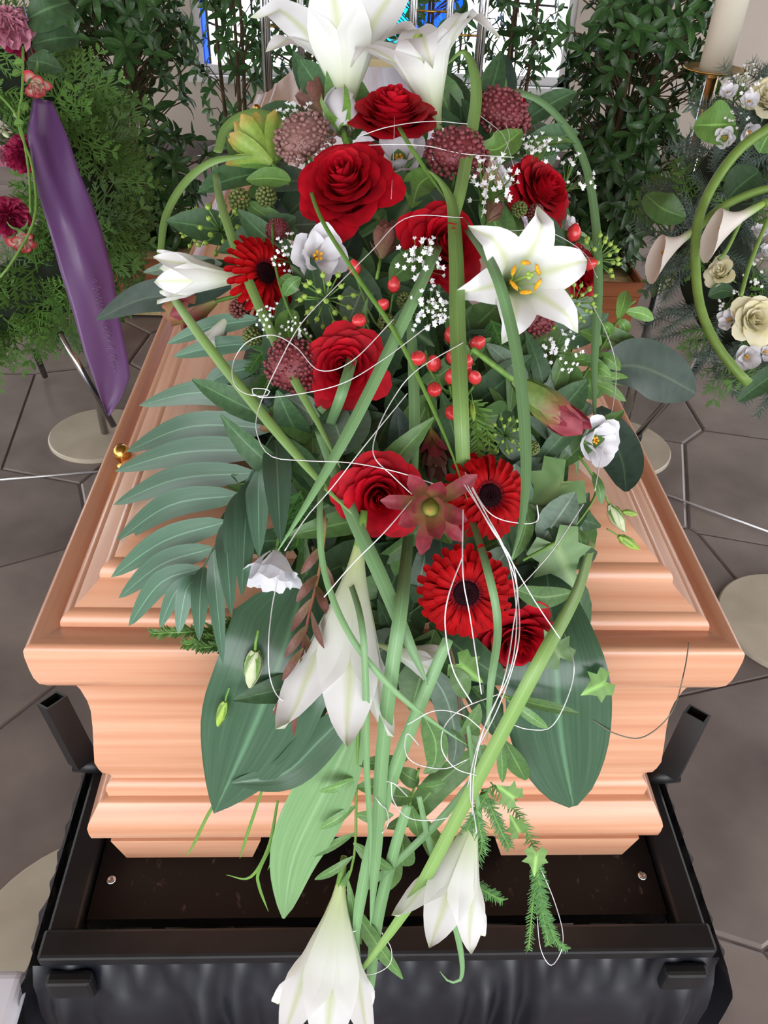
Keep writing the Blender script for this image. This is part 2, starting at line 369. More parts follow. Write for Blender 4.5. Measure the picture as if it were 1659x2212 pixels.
# ------------------------------------------------------------------ coffin
X0, YC, LC, HW = .045, .530, 2.302, .34
ZR = 1.5 - .5806
def loft_side(prof, side, name, m, parent, x0, x1, y0, y1):
    """one side of a rectangular moulding: prof is (inset, z) from the outer rectangle"""
    vs, uv = [], []; cum = 0; last = None
    for t, z in prof:
        if last: cum += math.hypot(t - last[0], z - last[1])
        last = (t, z)
        if side == 'front': a, b = (x0 + t, y0 + t, z), (x1 - t, y0 + t, z)
        elif side == 'back': a, b = (x1 - t, y1 - t, z), (x0 + t, y1 - t, z)
        elif side == 'right': a, b = (x1 - t, y0 + t, z), (x1 - t, y1 - t, z)
        else: a, b = (x0 + t, y1 - t, z), (x0 + t, y0 + t, z)
        n = 8
        for i in range(n + 1):
            p = V(a).lerp(V(b), i / n); vs.append(p); uv.append(((p - V((x0, y0, 0))).xy.length, cum))
    n = 8; fs = [(j * (n + 1) + i, j * (n + 1) + i + 1, (j + 1) * (n + 1) + i + 1, (j + 1) * (n + 1) + i) for j in range(len(prof) - 1) for i in range(n)]
    return obj(name, mesh(name, vs, fs, m, uv), parent)
def smooth_prof(pr, k=3):
    P = [V((a, b, 0)) for a, b in pr]; out = []
    for i in range(len(P) - 1):
        out.append(P[i])
    out.append(P[-1]); return [(p.x, p.y) for p in out]
coffin = thing('coffin', 'closed light wooden coffin with moulded lid standing on the black trolley', 'coffin', mx=M.Translation((X0, YC, ZR - .375)))
cx0, cx1, cy0, cy1 = -HW, HW, 0, LC
Zt = .375      # rim top in coffin coordinates
body = [(.10, .03), (.06, .032), (.012, .034), (.006, .040), (.004, .052), (.006, .062), (.014, .085), (.019, .094), (.0235, .0985), (.0255, .103), (.0255, .112), (.028, .117), (.033, .121), (.034, .128), (.031, .135), (.027, .142), (.025, .152), (.0235, .166), (.026, .19), (.0295, .22), (.0315, .245), (.031, .262), (.0285, .283), (.0265, .292), (.0245, .302), (.0245, .311), (.0245, .325)]
body_mould = [(.10, .040), (.02, .041), (.007, .0425), (.004, .047), (.003, .056), (.003, .068), (.005, .0745), (.0165, .0955), (.0175, .097), (.019, .098), (.0265, .098)]
body_bead = [(.0265, .098), (.0265, .1045), (.0258, .109), (.0262, .1135), (.028, .1175), (.0305, .1205), (.033, .122), (.034, .1225)]
body_panel = [(.034, .1225), (.0335, .127), (.031, .135), (.027, .142), (.025, .152), (.0235, .166), (.026, .19), (.0295, .22), (.0315, .245), (.031, .262), (.0285, .283), (.0265, .292), (.0245, .302), (.0245, .311), (.0245, .325)]
for s in ('front', 'back', 'left', 'right'):
    loft_side(body_mould, s, 'base_moulding', WOOD, coffin, cx0, cx1, cy0, cy1)
    loft_side(body_bead, s, 'bead', WOOD, coffin, cx0, cx1, cy0, cy1)
    loft_side(body_panel, s, 'end_panel' if s in ('front', 'back') else 'side_panel', WOOD, coffin, cx0, cx1, cy0, cy1)
rim = [(.03, .305), (.016, .3085), (.008, .3135), (.003, .322), (.0008, .333), (0, .345), (-.0005, .362), (0, .371), (.0015, .3735), (.004, .375), (.006, .3752), (.034, .3752), (.034, .365)]
for s in ('front', 'back', 'left', 'right'): loft_side(rim, s, 'rim_board', WOODR if 0 else WOOD, coffin, cx0, cx1, cy0, cy1)
def qr(t0, z0, r, n=6): return [(t0 + r * (1 - math.cos(k * PI / 2 / n)), z0 + r * math.sin(k * PI / 2 / n)) for k in range(n + 1)]
lid1 = [(.0275, .366), (.0275, .378)] + qr(.0275, .378, .011)[1:] + [(.0395, .3892)]
lid2 = [(.0395, .3892), (.058, .4035), (.0615, .4075)]
lid3 = [(.0615, .4075)] + qr(.0615, .4095, .0125) + [(.0745, .4221)]
lid4 = [(.0745, .4221), (.0785, .4265), (.09, .437), (.112, .457), (.140, .4765), (.165, .489), (.188, .4955), (.21, .4975)]
for s in ('front', 'back', 'left', 'right'):
    for nm, pr_ in (('lid_bead', lid1), ('lid_panel', lid2), ('lid_bead', lid3), ('lid_panel', lid4)): loft_side(pr_, s, nm, WOOD, coffin, cx0, cx1, cy0, cy1)
vs = [(cx0 + .21, cy0 + .21, .4975), (cx1 - .21, cy0 + .21, .4975), (cx1 - .21, cy1 - .21, .4975), (cx0 + .21, cy1 - .21, .4975)]
obj('lid_top', mesh('lid_top', vs, [(0, 1, 2, 3)], WOOD, [(0, 0), (0, .26), (2, .26), (2, 0)], False), coffin)
for ya in (.006, LC - .056):
    for sx in (-1, 1):
        a, b = sorted((sx * .14, sx * .315)); g = G()
        vs = [(a + (.012 if sx > 0 else .012), ya, 0), (b - .012, ya, 0), (b - .012, ya + .05, 0), (a + .012, ya + .05, 0), (a, ya - .002, .040), (b, ya - .002, .040), (b, ya + .05, .040), (a, ya + .05, .040)]
        obj('foot', mesh('foot', vs, [(3, 2, 1, 0), (0, 1, 5, 4), (1, 2, 6, 5), (2, 3, 7, 6), (3, 0, 4, 7), (4, 5, 6, 7)], WOOD, [(v[0] * 1.0, v[2]) for v in vs], False), coffin)
scr = lathe([(.0, 0), (.009, 0), (.009, .003), (.005, .006), (.006, .009), (.0095, .014), (.0105, .019), (.009, .025), (.005, .029), (0, .030)], 14).me('screw', BRASS)
for q in ((265, 1003), (1373, 985), (560, 247), (1020, 247)):
    p = on_drop(q[0], q[1], .578); xx = (cx0 + .030) if p.x < X0 else (cx1 - .030)
    obj('lid_screw', scr, coffin, M.Translation((xx, p.y - YC, .3752)))

# ------------------------------------------------------------------ trolley
ZP = ZR - .375
tro = thing('coffin_trolley', 'black metal bier trolley with scuffed deck carrying the coffin', 'trolley', mx=M.Translation((X0 + .003, .41, 0)))
TW = .372
obj('deck_board', G().box(-.335, .335, .052, 2.52, ZP - .02, ZP).me('deck', PLATE, False), tro)
def bev(g, name, m, w=.004):
    o = obj(name, g.me(name, m, False), tro); b = o.modifiers.new('b', 'BEVEL'); b.width = w; b.segments = 2; return o
bev(G().box(-TW, TW, 0, .032, ZP + .002, ZP + .022), 'front_rail', BLACK)
bev(G().box(-TW, TW, 2.53, 2.562, ZP - .018, ZP + .022), 'rear_rail', BLACK)
for sx in (-1, 1):
    a, b = sorted((sx * .338, sx * TW)); bev(G().box(a, b, .033, 2.529, ZP - .02, ZP + .012), 'side_rail', BLACK)
    a, b = sorted((sx * .315, sx * .365)); bev(G().box(a, b, -.016, .0, ZP - .042, ZP - .002), 'corner_socket', BLACK, .005)
    obj('screw_head', lathe([(.0, 0), (.006, 0), (.006, .002), (.002, .003), (.001, .001), (0, .001)], 12).me('screw_head', CHROME), tro, M.Translation((sx * .318, .098, ZP)))
# open square posts leaning outwards
for sx, e, b in ((-1, (112, 1512), (180, 1642)), (1, (1506, 1542), (1447, 1665))):
    pb = on_drop(b[0], b[1], .93); pe = at(e[0], e[1], (pb - CAM).dot(FW) - .035)
    ax = (pe - pb); L = ax.length; g = G(); o_, i_ = .0145, .0115
    for z0, z1, s in ((0, L, 1),):
        ring = lambda r, z: [V((-r, -r, z)), V((r, -r, z)), V((r, r, z)), V((-r, r, z))]
        vs = ring(o_, 0) + ring(o_, L) + ring(i_, L) + ring(i_, .01)
        fs = [(k, (k + 1) % 4, 4 + (k + 1) % 4, 4 + k) for k in range(4)] + [(4 + k, 4 + (k + 1) % 4, 8 + (k + 1) % 4, 8 + k) for k in range(4)] + [(8 + k, 8 + (k + 1) % 4, 12 + (k + 1) % 4, 12 + k) for k in range(4)] + [(12, 13, 14, 15), (3, 2, 1, 0)]
        g.add(vs, fs)
    q = ax.normalized().to_track_quat('Z', 'Y').to_matrix().to_4x4(); q.translation = pb - V((X0 + .003, .41, 0))
    obj('post_socket', g.me('post', BLACK, False), tro, q)
    g = G(); tube([pb - V((sx * .03, 0, .01)) - V((X0 + .003, .41, 0)), pb + V((sx * .012, 0, -.004)) - V((X0 + .003, .41, 0))], .013, 8, g)
    obj('post_bracket', g.me('bracket', BLACK), tro)
for sx in (-1, 1):
    for yy in (.15, 2.4): obj('leg', G().box(sx * .33 - .02, sx * .33 + .02, yy, yy + .04, 0.0, ZP - .02).me('leg', BLACK, False), tro)
# gathered satin skirt: one thing hung round the trolley
def skirt():
    t = thing('trolley_skirt', 'gathered black satin skirt hanging round the coffin trolley', 'skirt', mx=M.Translation((X0 + .003, .41, .03)))
    ztop, zb = ZP + .001 - .03, 0.0
    def wall(name, A, Bp, out, seed, n):
        ln = (Bp - A).length
        def fn(u, v):
            s = u * ln; z = lerp(ztop, zb, v)
            k = 26 + 0 * seed
            f = math.sin(s * 128 + 3.0 * math.sin(s * 23 + seed) + 1.6 * math.sin(v * 5 + s * 13)) * (.6 + .4 * math.sin(s * 37 + seed)) + .3 * math.sin(s * 61 + seed * 2 + v * 3)
            amp = .002 + .010 * min(1, v * 4) ** .8
            ruf = .006 * math.exp(-((v - .035) / .02) ** 2) * math.sin(s * 170 + seed)
            p = A.lerp(Bp, u) + out * (.004 + .022 * min(1, v * 7) + amp * f * min(1, v * 12) + ruf * min(1, v * 30) + .012 * v); p.z = z; return p
        obj(name, grid(n, 26, fn).me(name, SATIN), t)
    w = TW + .008; drop = V((0, 0, 0))
    wall('front_skirt', V((-w, .006, 0)), V((w, .006, 0)), V((0, -1, 0)), 1.0, 260)
    wall('side_skirt', V((-w, 2.58, 0)), V((-w, -.010, 0)), V((-1, 0, 0)), 2.0, 640)
    wall('side_skirt', V((w, -.010, 0)), V((w, 2.58, 0)), V((1, 0, 0)), 3.0, 640)
    wall('rear_skirt', V((w, 2.58, 0)), V((-w, 2.58, 0)), V((0, 1, 0)), 4.0, 150)
skirt()
# ------------------------------------------------------------------ flower builders (unit size, facing +Z)
def rose_meshes(seed, m, N=34, openn=1.0):
    rnd = random.Random(seed); out = []
    for k in range(N):
        t = k / (N - 1); ang = k * 2.399 + rnd.uniform(-.2, .2)
        A = 1.25 - .45 * t; rt = .022 + .37 * openn * t ** .92; zt = .37 - .25 * t ** 1.35 + rnd.uniform(-.012, .012)
        zb = -.12 - .10 * t; ph = rnd.uniform(0, 6); curl = max(0, t - .12) * .30 * rnd.uniform(.75, 1.15); tip = .05 * t * rnd.uniform(.3, 1.4)
        def fn(u, v):
            uu = 2 * u - 1
            vv = v * (1 - .20 * abs(uu) ** 2.6) + tip * v * v * (1 - abs(uu)) ** 1.2
            r = .03 + (rt - .03) * vv ** .55; z = zb + (zt - zb) * vv ** 1.25
            if vv > .72: q = (vv - .72) / .28; r += curl * q * q * .55; z -= curl * q ** 2.2 * .42
            a = ang + uu * A * (.4 + .6 * math.sin(min(1, v) * PI * .55 + .15))
            r += .016 * uu + .012 * math.sin(3.2 * uu + ph) * v * v
            return V((r * math.cos(a), r * math.sin(a), z + .012 * math.sin(4 * uu + ph * 2) * v * v * t))
        out.append(('petal', grid(7, 6, fn).me('petal', m)))
    g = G()
    for k in range(5):
        a = k * 1.2566
        strip([V((math.cos(a) * r, math.sin(a) * r, z)) for r, z in ((.02, -.24), (.13, -.25), (.24, -.20), (.33, -.22), (.40, -.30))], lambda v: .055 * (1 - v) ** .7, V((0, 0, 1)), 2, .2, g=g)
    out.append(('sepals', g.me('sepals', LMID)))
    g = G(); lathe([(.02, -.30), (.07, -.27), (.085, -.20), (.04, -.14)], 8, g); out.append(('hip', g.me('hip', STEM)))
    return out
def gerbera_meshes(seed):
    rnd = random.Random(seed); out = []
    for lay, (n, r1, z0, dz) in enumerate(((24, .50, 0, -.04), (24, .45, .03, .03), (20, .34, .055, .07))):
        for k in range(n):
            a = 2 * PI * (k + .5 * lay) / n + rnd.uniform(-.05, .05); L = r1 * rnd.uniform(.93, 1.03); d = V((math.cos(a), math.sin(a), 0)); tz = dz + rnd.uniform(-.02, .02)
            P = [d * lerp(.12, L, v) + V((0, 0, z0 + tz * v + .05 * math.sin(v * PI) - .02 * v * v)) for v in (0, .2, .4, .6, .8, .93, 1)]
            w = .040 * rnd.uniform(.9, 1.1) * (.85 if lay == 2 else 1)
            out.append(('ray_petal', strip(P, lambda v: w * (.5 + .6 * math.sin(v * PI * .72)) * (1 if v < .99 else .45), V((0, 0, 1)), 4, .42).me('ray', REDGER)))
    g = G()
    for ring, (n, r0, r1, z) in enumerate(((46, .17, .28, .055), (42, .14, .235, .07), (38, .12, .19, .08))):
        for k in range(n):
            a = 2 * PI * (k + ring * .37) / n + rnd.uniform(-.04, .04); d = V((math.cos(a), math.sin(a), 0)); L = r1 * rnd.uniform(.92, 1.06)
            strip([d * r0 + V((0, 0, z)), d * lerp(r0, L, .55) + V((0, 0, z + .03)), d * L + V((0, 0, z + .015))], lambda v: .011 * (1 - v * .55), V((0, 0, 1)), 2, .3, g=g)
    out.append(('inner_florets', g.me('inner_florets', GERIN)))
    g = G(); lathe([(.155, .04), (.14, .085), (.10, .11), (.05, .10), (.0, .085)], 20, g, False)
    for k in range(70):
        r = .135 * math.sqrt((k + .5) / 70); a = k * 2.399; ico(V((r * math.cos(a), r * math.sin(a), .10 - .6 * max(0, r - .1))), .013, g)
    out.append(('disc', g.me('disc', GERDISC)))
    g = G(); lathe([(.02, -.12), (.09, -.08), (.14, -.02), (.13, .03)], 14, g, False); out.append(('calyx', g.me('calyx', STEM)))
    return out
def lily_meshes(key, flare=1.0, curl=1.0, m=None):
    """trumpet lily: base at 0, mouth at z ~ 0.9"""
    m = m or LILY; rnd = random.Random(key); out = []
    for k in range(6):
        inner = k % 2 == 0; a0 = k * PI / 3 + rnd.uniform(-.06, .06); wm = .25 if inner else .205; cf = curl * rnd.uniform(.75, 1.3); ff = flare * rnd.uniform(.9, 1.1)
        rad = [(0, .028), (.1, .043), (.2, .066), (.33, .105), (.45, .143), (.6, .185), (.74, .20 + .07 * ff), (.88, .20 + .19 * ff), (1, .20 + .33 * ff)]
        zz = [(0, 0), (.2, .22), (.45, .5), (.62, .68), (.76, .82), (.88, 1.0 - .08 * cf), (1, 1.17 - .39 * cf)]
        ph = rnd.uniform(0, 6)
        def fn(u, v):
            uu = 2 * u - 1; r = table(rad, v); z = table(zz, v)
            w = wm * (1 if v < .52 else max(0, 1 - ((v - .52) / .48) ** 1.6) ** .85)
            w = min(w, wm * (.35 + 1.3 * v))
            ha = min(1.08, w / r); a = a0 + uu * ha
            rr = r * (1 + (.0 if inner else .05)) - .012 * (1 - abs(uu)) * min(1, v * 2) + (.05 * uu * uu * v * v * (.5 + .5 * math.sin(5 * v + ph)))
            # beyond the tube the tepal flattens into its own plane
            t = max(0, min(1, (v - .6) / .3)); cxp = V((math.cos(a0), math.sin(a0), 0)); sxp = V((-math.sin(a0), math.cos(a0), 0))
            tubep = V((rr * math.cos(a), rr * math.sin(a), z)); flat = cxp * (rr - .25 * w * abs(uu) ** 2 * 0) + sxp * (uu * w) + V((0, 0, z + .22 * w * uu * uu))
            return tubep.lerp(flat, t)
        out.append(('tepal', grid(8, 18, fn).me('tepal', m)))
    for k in range(6):
        a = k * PI / 3 + .3; r = .06 + .05 * flare
        out.append(('stamen', tube([V((.01 * math.cos(a), .01 * math.sin(a), .1)), V((.03 * math.cos(a), .03 * math.sin(a), .45)), V((r * math.cos(a), r * math.sin(a), .76))], .006, 5).me('stamen', LIME)))
        g = G(); p = V((r * math.cos(a), r * math.sin(a), .775)); g.add([p + V((v.x * .022, v.y * .022, v.z * .02)) + V((-math.sin(a), math.cos(a), .2)) * v.z * .055 for v in ICOV], ICOF)
        out.append(('anther', g.me('anther', YELLOW)))
    g = tube([V((0, 0, .1)), V((0, .005, .5)), V((.01, .01, .84))], .009, 6)
    for k in range(3): ico(V((.01 + .018 * math.cos(k * 2.1), .01 + .018 * math.sin(k * 2.1), .85)), .022, g)
    out.append(('pistil', g.me('pistil', LIME)))
    g = tube([V((0, 0, -.22)), V((0, 0, -.1)), V((0, 0, .02))], lambda v: .02 + .012 * v, 8); out.append(('stalk', g.me('stalk', STEM)))
    return out
def lisi_meshes(seed, m=None, openn=1.0):
    m = m or WHITE; rnd = random.Random(seed); out = []
    for k in range(8):
        lay = k // 4; a0 = (k % 4) * PI / 2 + lay * .8 + rnd.uniform(-.15, .15); ph = rnd.uniform(0, 6); rt = (.26 if lay == 0 else .42) * openn; zt = .42 - .10 * lay
        def fn(u, v):
            uu = 2 * u - 1; vv = v * (1 - .16 * abs(uu) ** 2.5)
            r = .03 + (rt - .03) * vv ** .75; z = -.18 + (zt + .18) * vv ** 1.15
            if vv > .75: q = (vv - .75) / .25; r += .10 * openn * q * q; z -= .03 * q * q
            a = a0 + uu * (.45 + .45 * v)
            w = v * v; return V((r * math.cos(a), r * math.sin(a), z + .035 * w * math.sin(6 * uu + ph))) + V((math.cos(a), math.sin(a), 0)) * (.025 * w * math.sin(5 * uu + ph * 2))
        out.append(('petal', grid(9, 6, fn).me('petal', m)))
    g = G()
    for k in range(5): a = k * 1.257; tube([V((0, 0, -.1)), V((.05 * math.cos(a), .05 * math.sin(a), .12))], .012, 5, g); ico(V((.055 * math.cos(a), .055 * math.sin(a), .14)), .03, g)
    out.append(('stamens', g.me('stamens', YELLOW)))
    g = G()
    for k in range(5):
        a = k * 1.257 + .4; d = V((math.cos(a), math.sin(a), 0)); strip([d * .02 + V((0, 0, -.24)), d * .12 + V((0, 0, -.14)), d * .24 + V((0, 0, .02)), d * .34 + V((0, 0, .1))], lambda v: .022 * (1 - v), d, 2, g=g)
    tube([V((0, 0, -.5)), V((0, 0, -.2))], .022, 6, g); out.append(('sepals', g.me('sepals', STEM)))
    return out
def bud_meshes(seed, m):
    rnd = random.Random(seed); out = []
    for k in range(4):
        a0 = k * PI / 2
        def fn(u, v):
            uu = 2 * u - 1; r = .19 * math.sin(min(1, v * .9 + .08) * PI) ** .8 * (1 - .25 * v); a = a0 + uu * 1.1 + v * 1.3
            return V(((r + .02 * uu) * math.cos(a), (r + .02 * uu) * math.sin(a), v * .95))
        out.append(('petal', grid(5, 8, fn).me('petal', m)))
    g = G()
    for k in range(5):
        a = k * 1.257; d = V((math.cos(a), math.sin(a), 0)); strip([d * .04, d * .18 + V((0, 0, .2)), d * .22 + V((0, 0, .45)), d * .2 + V((0, 0, .62))], lambda v: .05 * (1 - v) ** .8, d, 2, g=g)
    tube([V((0, 0, -.5)), V((.02, 0, -.2)), V((0, 0, .05))], .03, 6, g); out.append(('sepals', g.me('sepals', STEM)))
    return out
def carn_meshes(seed, m):
    rnd = random.Random(seed); out = []
    for k in range(30):
        t = k / 29; a0 = k * 2.399; el = lerp(1.45, -.1, t ** .8); ph = rnd.uniform(0, 6); R = .46 * rnd.uniform(.9, 1.05)
        def fn(u, v):
            uu = 2 * u - 1; a = a0 + uu * (.2 + .5 * v); zz = .03 * v * v * math.sin(14 * uu + ph) ; e = el + .25 * v * v * math.sin(7 * uu + ph)
            r = R * v * (.93 + .07 * math.sin(22 * uu))
            return V((r * math.cos(e) * math.cos(a), r * math.cos(e) * math.sin(a), r * math.sin(e) * .75 + zz - .12))
        out.append(('petal', grid(9, 4, fn).me('petal', m)))
    g = G(); lathe([(.03, -.45), (.09, -.35), (.11, -.15), (.05, -.1)], 8, g); out.append(('calyx', g.me('calyx', STEM)))
    return out
def leuca_meshes(seed, m, m2, opening=.35, N=22, core=True):
    rnd = random.Random(seed); out = []
    for k in range(N):
        t = k / (N - 1); a0 = k * 2.399; op = opening * (.25 + .9 * t) * rnd.uniform(.8, 1.2); L = (.72 - .18 * t) * rnd.uniform(.9, 1.1); z0 = .25 * (1 - t)
        d = V((math.cos(a0), math.sin(a0), 0)); w = .075 + .03 * (1 - t)
        P = [V((0, 0, z0)) + d * .03, V((0, 0, z0 + L * .3)) + d * (.09 + .12 * op), V((0, 0, z0 + L * (.65 - .1 * op))) + d * (.13 + .34 * op), V((0, 0, z0 + L * (1 - .35 * op))) + d * (.10 + .62 * op)]
        out.append(('bract', strip(catmull(P, 8), lambda v: w * (.5 + .9 * math.sin(min(1, v * 1.05) * PI * .8)) * (1 if v < .98 else .15), d * -1 + V((0, 0, .3)), 4, .35).me('bract', m if t < .6 else m2)))
    if core:
        g = G(); lathe([(.03, .1), (.10, .25), (.12, .45), (.08, .62), (.01, .70)], 10, g); out.append(('cone', g.me('cone', LEUY)))
    g = tube([V((0, 0, -.5)), V((0, 0, .2))], .03, 6); out.append(('stem', g.me('stem', STEM)))
    return out
def skimmia_meshes(seed, m):
    rnd = random.Random(seed); g = G(); s = G()
    for k in range(170):
        z = 1 - (k + .5) / 170 * 1.25; r = math.sqrt(max(0, 1 - z * z)); a = k * 2.399; q = rnd.uniform(.40, .5)
        p = V((r * math.cos(a), r * math.sin(a), z * .8)) * q; ico(p, .042 * rnd.uniform(.8, 1.2), g)
        if k % 4 == 0: tube([p * .96, p * .3 - V((0, 0, .1))], .007, 3, s, False)
    tube([V((0, 0, -.6)), V((0, 0, -.05))], .03, 5, s)
    c_ = lathe([(.04, -.14), (.3, -.06), (.4, .08), (.36, .2), (.22, .31), (0, .35)], 14)
    return [('buds', g.me('buds', m)), ('cluster_core', c_.me('core', m)), ('stem', s.me('stem', STEM))]
def gyp_meshes(seed, n=46):
    rnd = random.Random(seed); g = G(); s = G()
    for k in range(n):
        d = V((rnd.gauss(0, .5), rnd.gauss(0, .5), rnd.gauss(.25, .3))); 
        if d.length > 1: d = d.normalized() * rnd.uniform(.7, 1)
        p = d * .5; q = rnd.uniform(.042, .062); ax = (d + V((0, 0, .8))).normalized(); fr = frame(p, ax, rnd.uniform(0, 6), q)
        vs = [fr @ V((0, 0, .25))]; 
        for i in range(10): a = i * PI / 5; rr = 1 if i % 2 == 0 else .62; vs.append(fr @ V((rr * math.cos(a), rr * math.sin(a), .35 if i % 2 == 0 else .1)))
        vs.append(fr @ V((0, 0, -.9)))
        g.add(vs, [(0, 1 + i, 1 + (i + 1) % 10) for i in range(10)] + [(11, 1 + (i + 1) % 10, 1 + i) for i in range(10)])
        b = V((p.x * .35, p.y * .35, -.25)); tube([b, p], .006, 3, s, False); tube([V((0, 0, -.7)), b], .008, 3, s, False)
    return [('florets', g.me('florets', GYP, False)), ('stems', s.me('stems', STEM))]
def umbel_meshes(seed, n=22):
    rnd = random.Random(seed); g = G(); out = []
    for k in range(n):
        z = 1 - (k + .5) / n * 1.1; r = math.sqrt(max(0, 1 - z * z)); a = k * 2.399; p = V((r * math.cos(a), r * math.sin(a), z)) * rnd.uniform(.40, .5)
        tube([V((0, 0, 0)), p], lambda v: .010 + .006 * v, 4, g); b = G(); fr = frame(p, p, 0, .054); b.add([fr @ V((v.x, v.y, v.z * 1.1)) for v in ICOV], ICOF)
        tube([fr @ V((0, 0, .9)), fr @ V((0, 0, 1.7))], lambda v: .016 * (1 - v * .7), 4, b); out.append(('berry', b.me('berry', LIME)))
    tube([V((0, 0, -.6)), V((0, 0, .02))], .02, 5, g); out.append(('stalks', g.me('stalks', STEM))); return out
def blackberry_meshes(seed, m):
    g = G()
    for k in range(60):
        z = 1 - (k + .5) / 60 * 1.8; r = math.sqrt(max(0, 1 - z * z)); a = k * 2.399; ico(V((r * math.cos(a), r * math.sin(a), z * 1.1)) * .40, .10, g)
    s = G()
    for k in range(5): a = k * 1.257; d = V((math.cos(a), math.sin(a), 0)); strip([V((0, 0, -.42)), d * .25 + V((0, 0, -.42)), d * .5 + V((0, 0, -.5))], lambda v: .10 * (1 - v), V((0, 0, 1)), 2, g=s)
    tube([V((0, 0, -1)), V((0, 0, -.4))], .05, 5, s)
    return [('drupelets', g.me('drupelets', m)), ('calyx', s.me('calyx', LMID))]
def ivy_mesh(m, key=0):
    # five-lobed outline fan, slightly folded along the veins
    pts = [(0, -.12), (.20, -.36), (.46, -.18), (.34, .02), (.52, .22), (.26, .26), (.14, .42), (0, .72)]
    out = pts + [(-x, y) for x, y in reversed(pts[1:-1])]
    vs = [V((0, 0, .02))] ; uv = [(.5, .5)]
    for i, (x, y) in enumerate(out): vs.append(V((x, y, -.10 * (abs(x) + max(0, y)) ** 1.5 + (.04 if i % 2 else 0)))); uv.append((.5 + x * .4, .5 + y * .4))
    mid = [V((v.x * .55, v.y * .55, v.z * .35 + .035 * math.sin(9 * v.x + 5 * v.y + key))) for v in vs[1:]]
    n = len(out); V2 = vs + mid; uv2 = uv + [(.5 + p.x * .4, .5 + p.y * .4) for p in mid]
    fs = [(0, 1 + n + i, 1 + n + (i + 1) % n) for i in range(n)] + [(1 + n + i, 1 + i, 1 + (i + 1) % n, 1 + n + (i + 1) % n) for i in range(n)]
    return mesh('ivy_leaf', V2, fs, m, uv2)
def calla_meshes():
    def fn(u, v):
        a = u * 2 * PI * 1.06 - PI * 1.03; op = max(0, (v - .35) / .65); lip = 1 + .35 * math.cos(a) * op
        r = .05 + .06 * v + .14 * op ** 1.5; z = v + .34 * op ** 1.3 * math.cos(a)
        x = r * math.cos(a) + .08 * op ** 2 * math.cos(a) * (1 if math.cos(a) > 0 else .15); y = r * math.sin(a)
        return V((x, y, z - .10 * op ** 3 * max(0, math.cos(a))))
    out = [('spathe', grid(18, 12, fn).me('spathe', CALLA))]
    out.append(('spadix', tube([V((0, 0, .25)), V((0, 0, .8))], .035, 7).me('spadix', YELLOW)))
    return out
def plant(name, label, cat, group, meshes, mx):
    t = thing(name, label, cat, group, mx)
    for n, me in meshes:
        o = obj(n, me, t)
        if n in ('buds', 'florets', 'inner_florets', 'drupelets', 'needles'): o['kind'] = 'stuff'
    return t
def flower(name, label, cat, group, key, fn, px, py, size, face, roll=0, lift=0.0, d=None):
    """size in photograph pixels at that place of the spray"""
    dd = (D(px, py) - lift) if d is None else d
    return plant(name, label, cat, group, proto(key, fn), frame(at(px, py, dd), cdir(*face), roll, size * dd / F_PX))
def leaf_thing(name, label, pts, w, m, lift=0.0, group=None, fold=.25, wave=.06, n=16, nu=6, shape='leaf', cat='leaf', d=None, nrm=None, ends=(.04, .02), stalk=True, drops=None):
    """a single leaf along a spine of photograph points; w is the widest width in pixels there"""
    P = []
    for i, q in enumerate(pts):
        if drops: P.append(on_drop(q[0], q[1], drops[i]))
        elif d is not None: P.append(at(q[0], q[1], d[i] if isinstance(d, (list, tuple)) else d))
        else: P.append(B(q[0], q[1], lift if len(q) < 3 else lift + q[2]))
    sc = sum((p - CAM).dot(FW) for p in P) / len(P) / F_PX; hw = w * sc / 2; base = P[0].copy()
    P = [p - base for p in catmull(P, n)]
    if shape == 'leaf': wf = lambda v: hw * (math.sin(PI * min(1, v ** .85 * .985 + .012)) ** .75) + .0003
    elif shape == 'tip': wf = lambda v: hw * min(1, (v * 6 + .35)) * (1 - max(0, (v - .45) / .55) ** 1.8) + .0003
    elif shape == 'wide': wf = lambda v: hw * (math.sin(PI * min(1, v ** 1.1 * .98 + .015)) ** .6) + .0003
    else: wf = lambda v: hw * min(1, v * 10 + .5) * (1 - max(0, (v - .7) / .3) ** 2) + .0003
    t = obj(name, strip(P, wf, nrm or (-FW), nu, fold, wave, ph=pts[0][0] * .1).me(name, m), mx=M.Translation(base))
    return tag(t, label, cat, group)
# ------------------------------------------------------------------ the spray on the coffin
g = G()
def mound(u, v):
    a = u * 2 * PI; e = v * PI / 2; r = math.cos(e)
    return V((X0 - .015 + .15 * r * math.cos(a) * (1 + .06 * math.sin(5 * a)), .82 + .20 * r * math.sin(a), ZR + .10 + .115 * math.sin(e) + .006 * math.sin(9 * a + 7 * e)))
bed = thing('foliage_bed', 'dense dark green foliage packed beneath the flowers of the coffin spray', 'foliage')
obj('moss_core', grid(40, 12, mound, g).me('moss_core', MOSS), bed)
def leaf_proto(L, w, m, bend=.25, fold=.3, n=7, nu=4, shape=.9, key='leaf'):
    P = [V((0, L * t, L * bend * (t - t * t * 1.3))) for t in [i / (n - 1) for i in range(n)]]
    return strip(P, lambda v: w / 2 * math.sin(PI * min(1, v ** shape * .98 + .01)) ** .8 + .0002, V((0, 0, 1)), nu, fold, .05).me(key, m)
BEDL = [leaf_proto(.07, .030, LDARK), leaf_proto(.085, .022, LDARK, .4), leaf_proto(.06, .034, LMID, .1), leaf_proto(.075, .018, LMID, .4), leaf_proto(.05, .03, LGREY, .2), leaf_proto(.06, .026, GLOSSY, .2)]
rnd = random.Random(21)
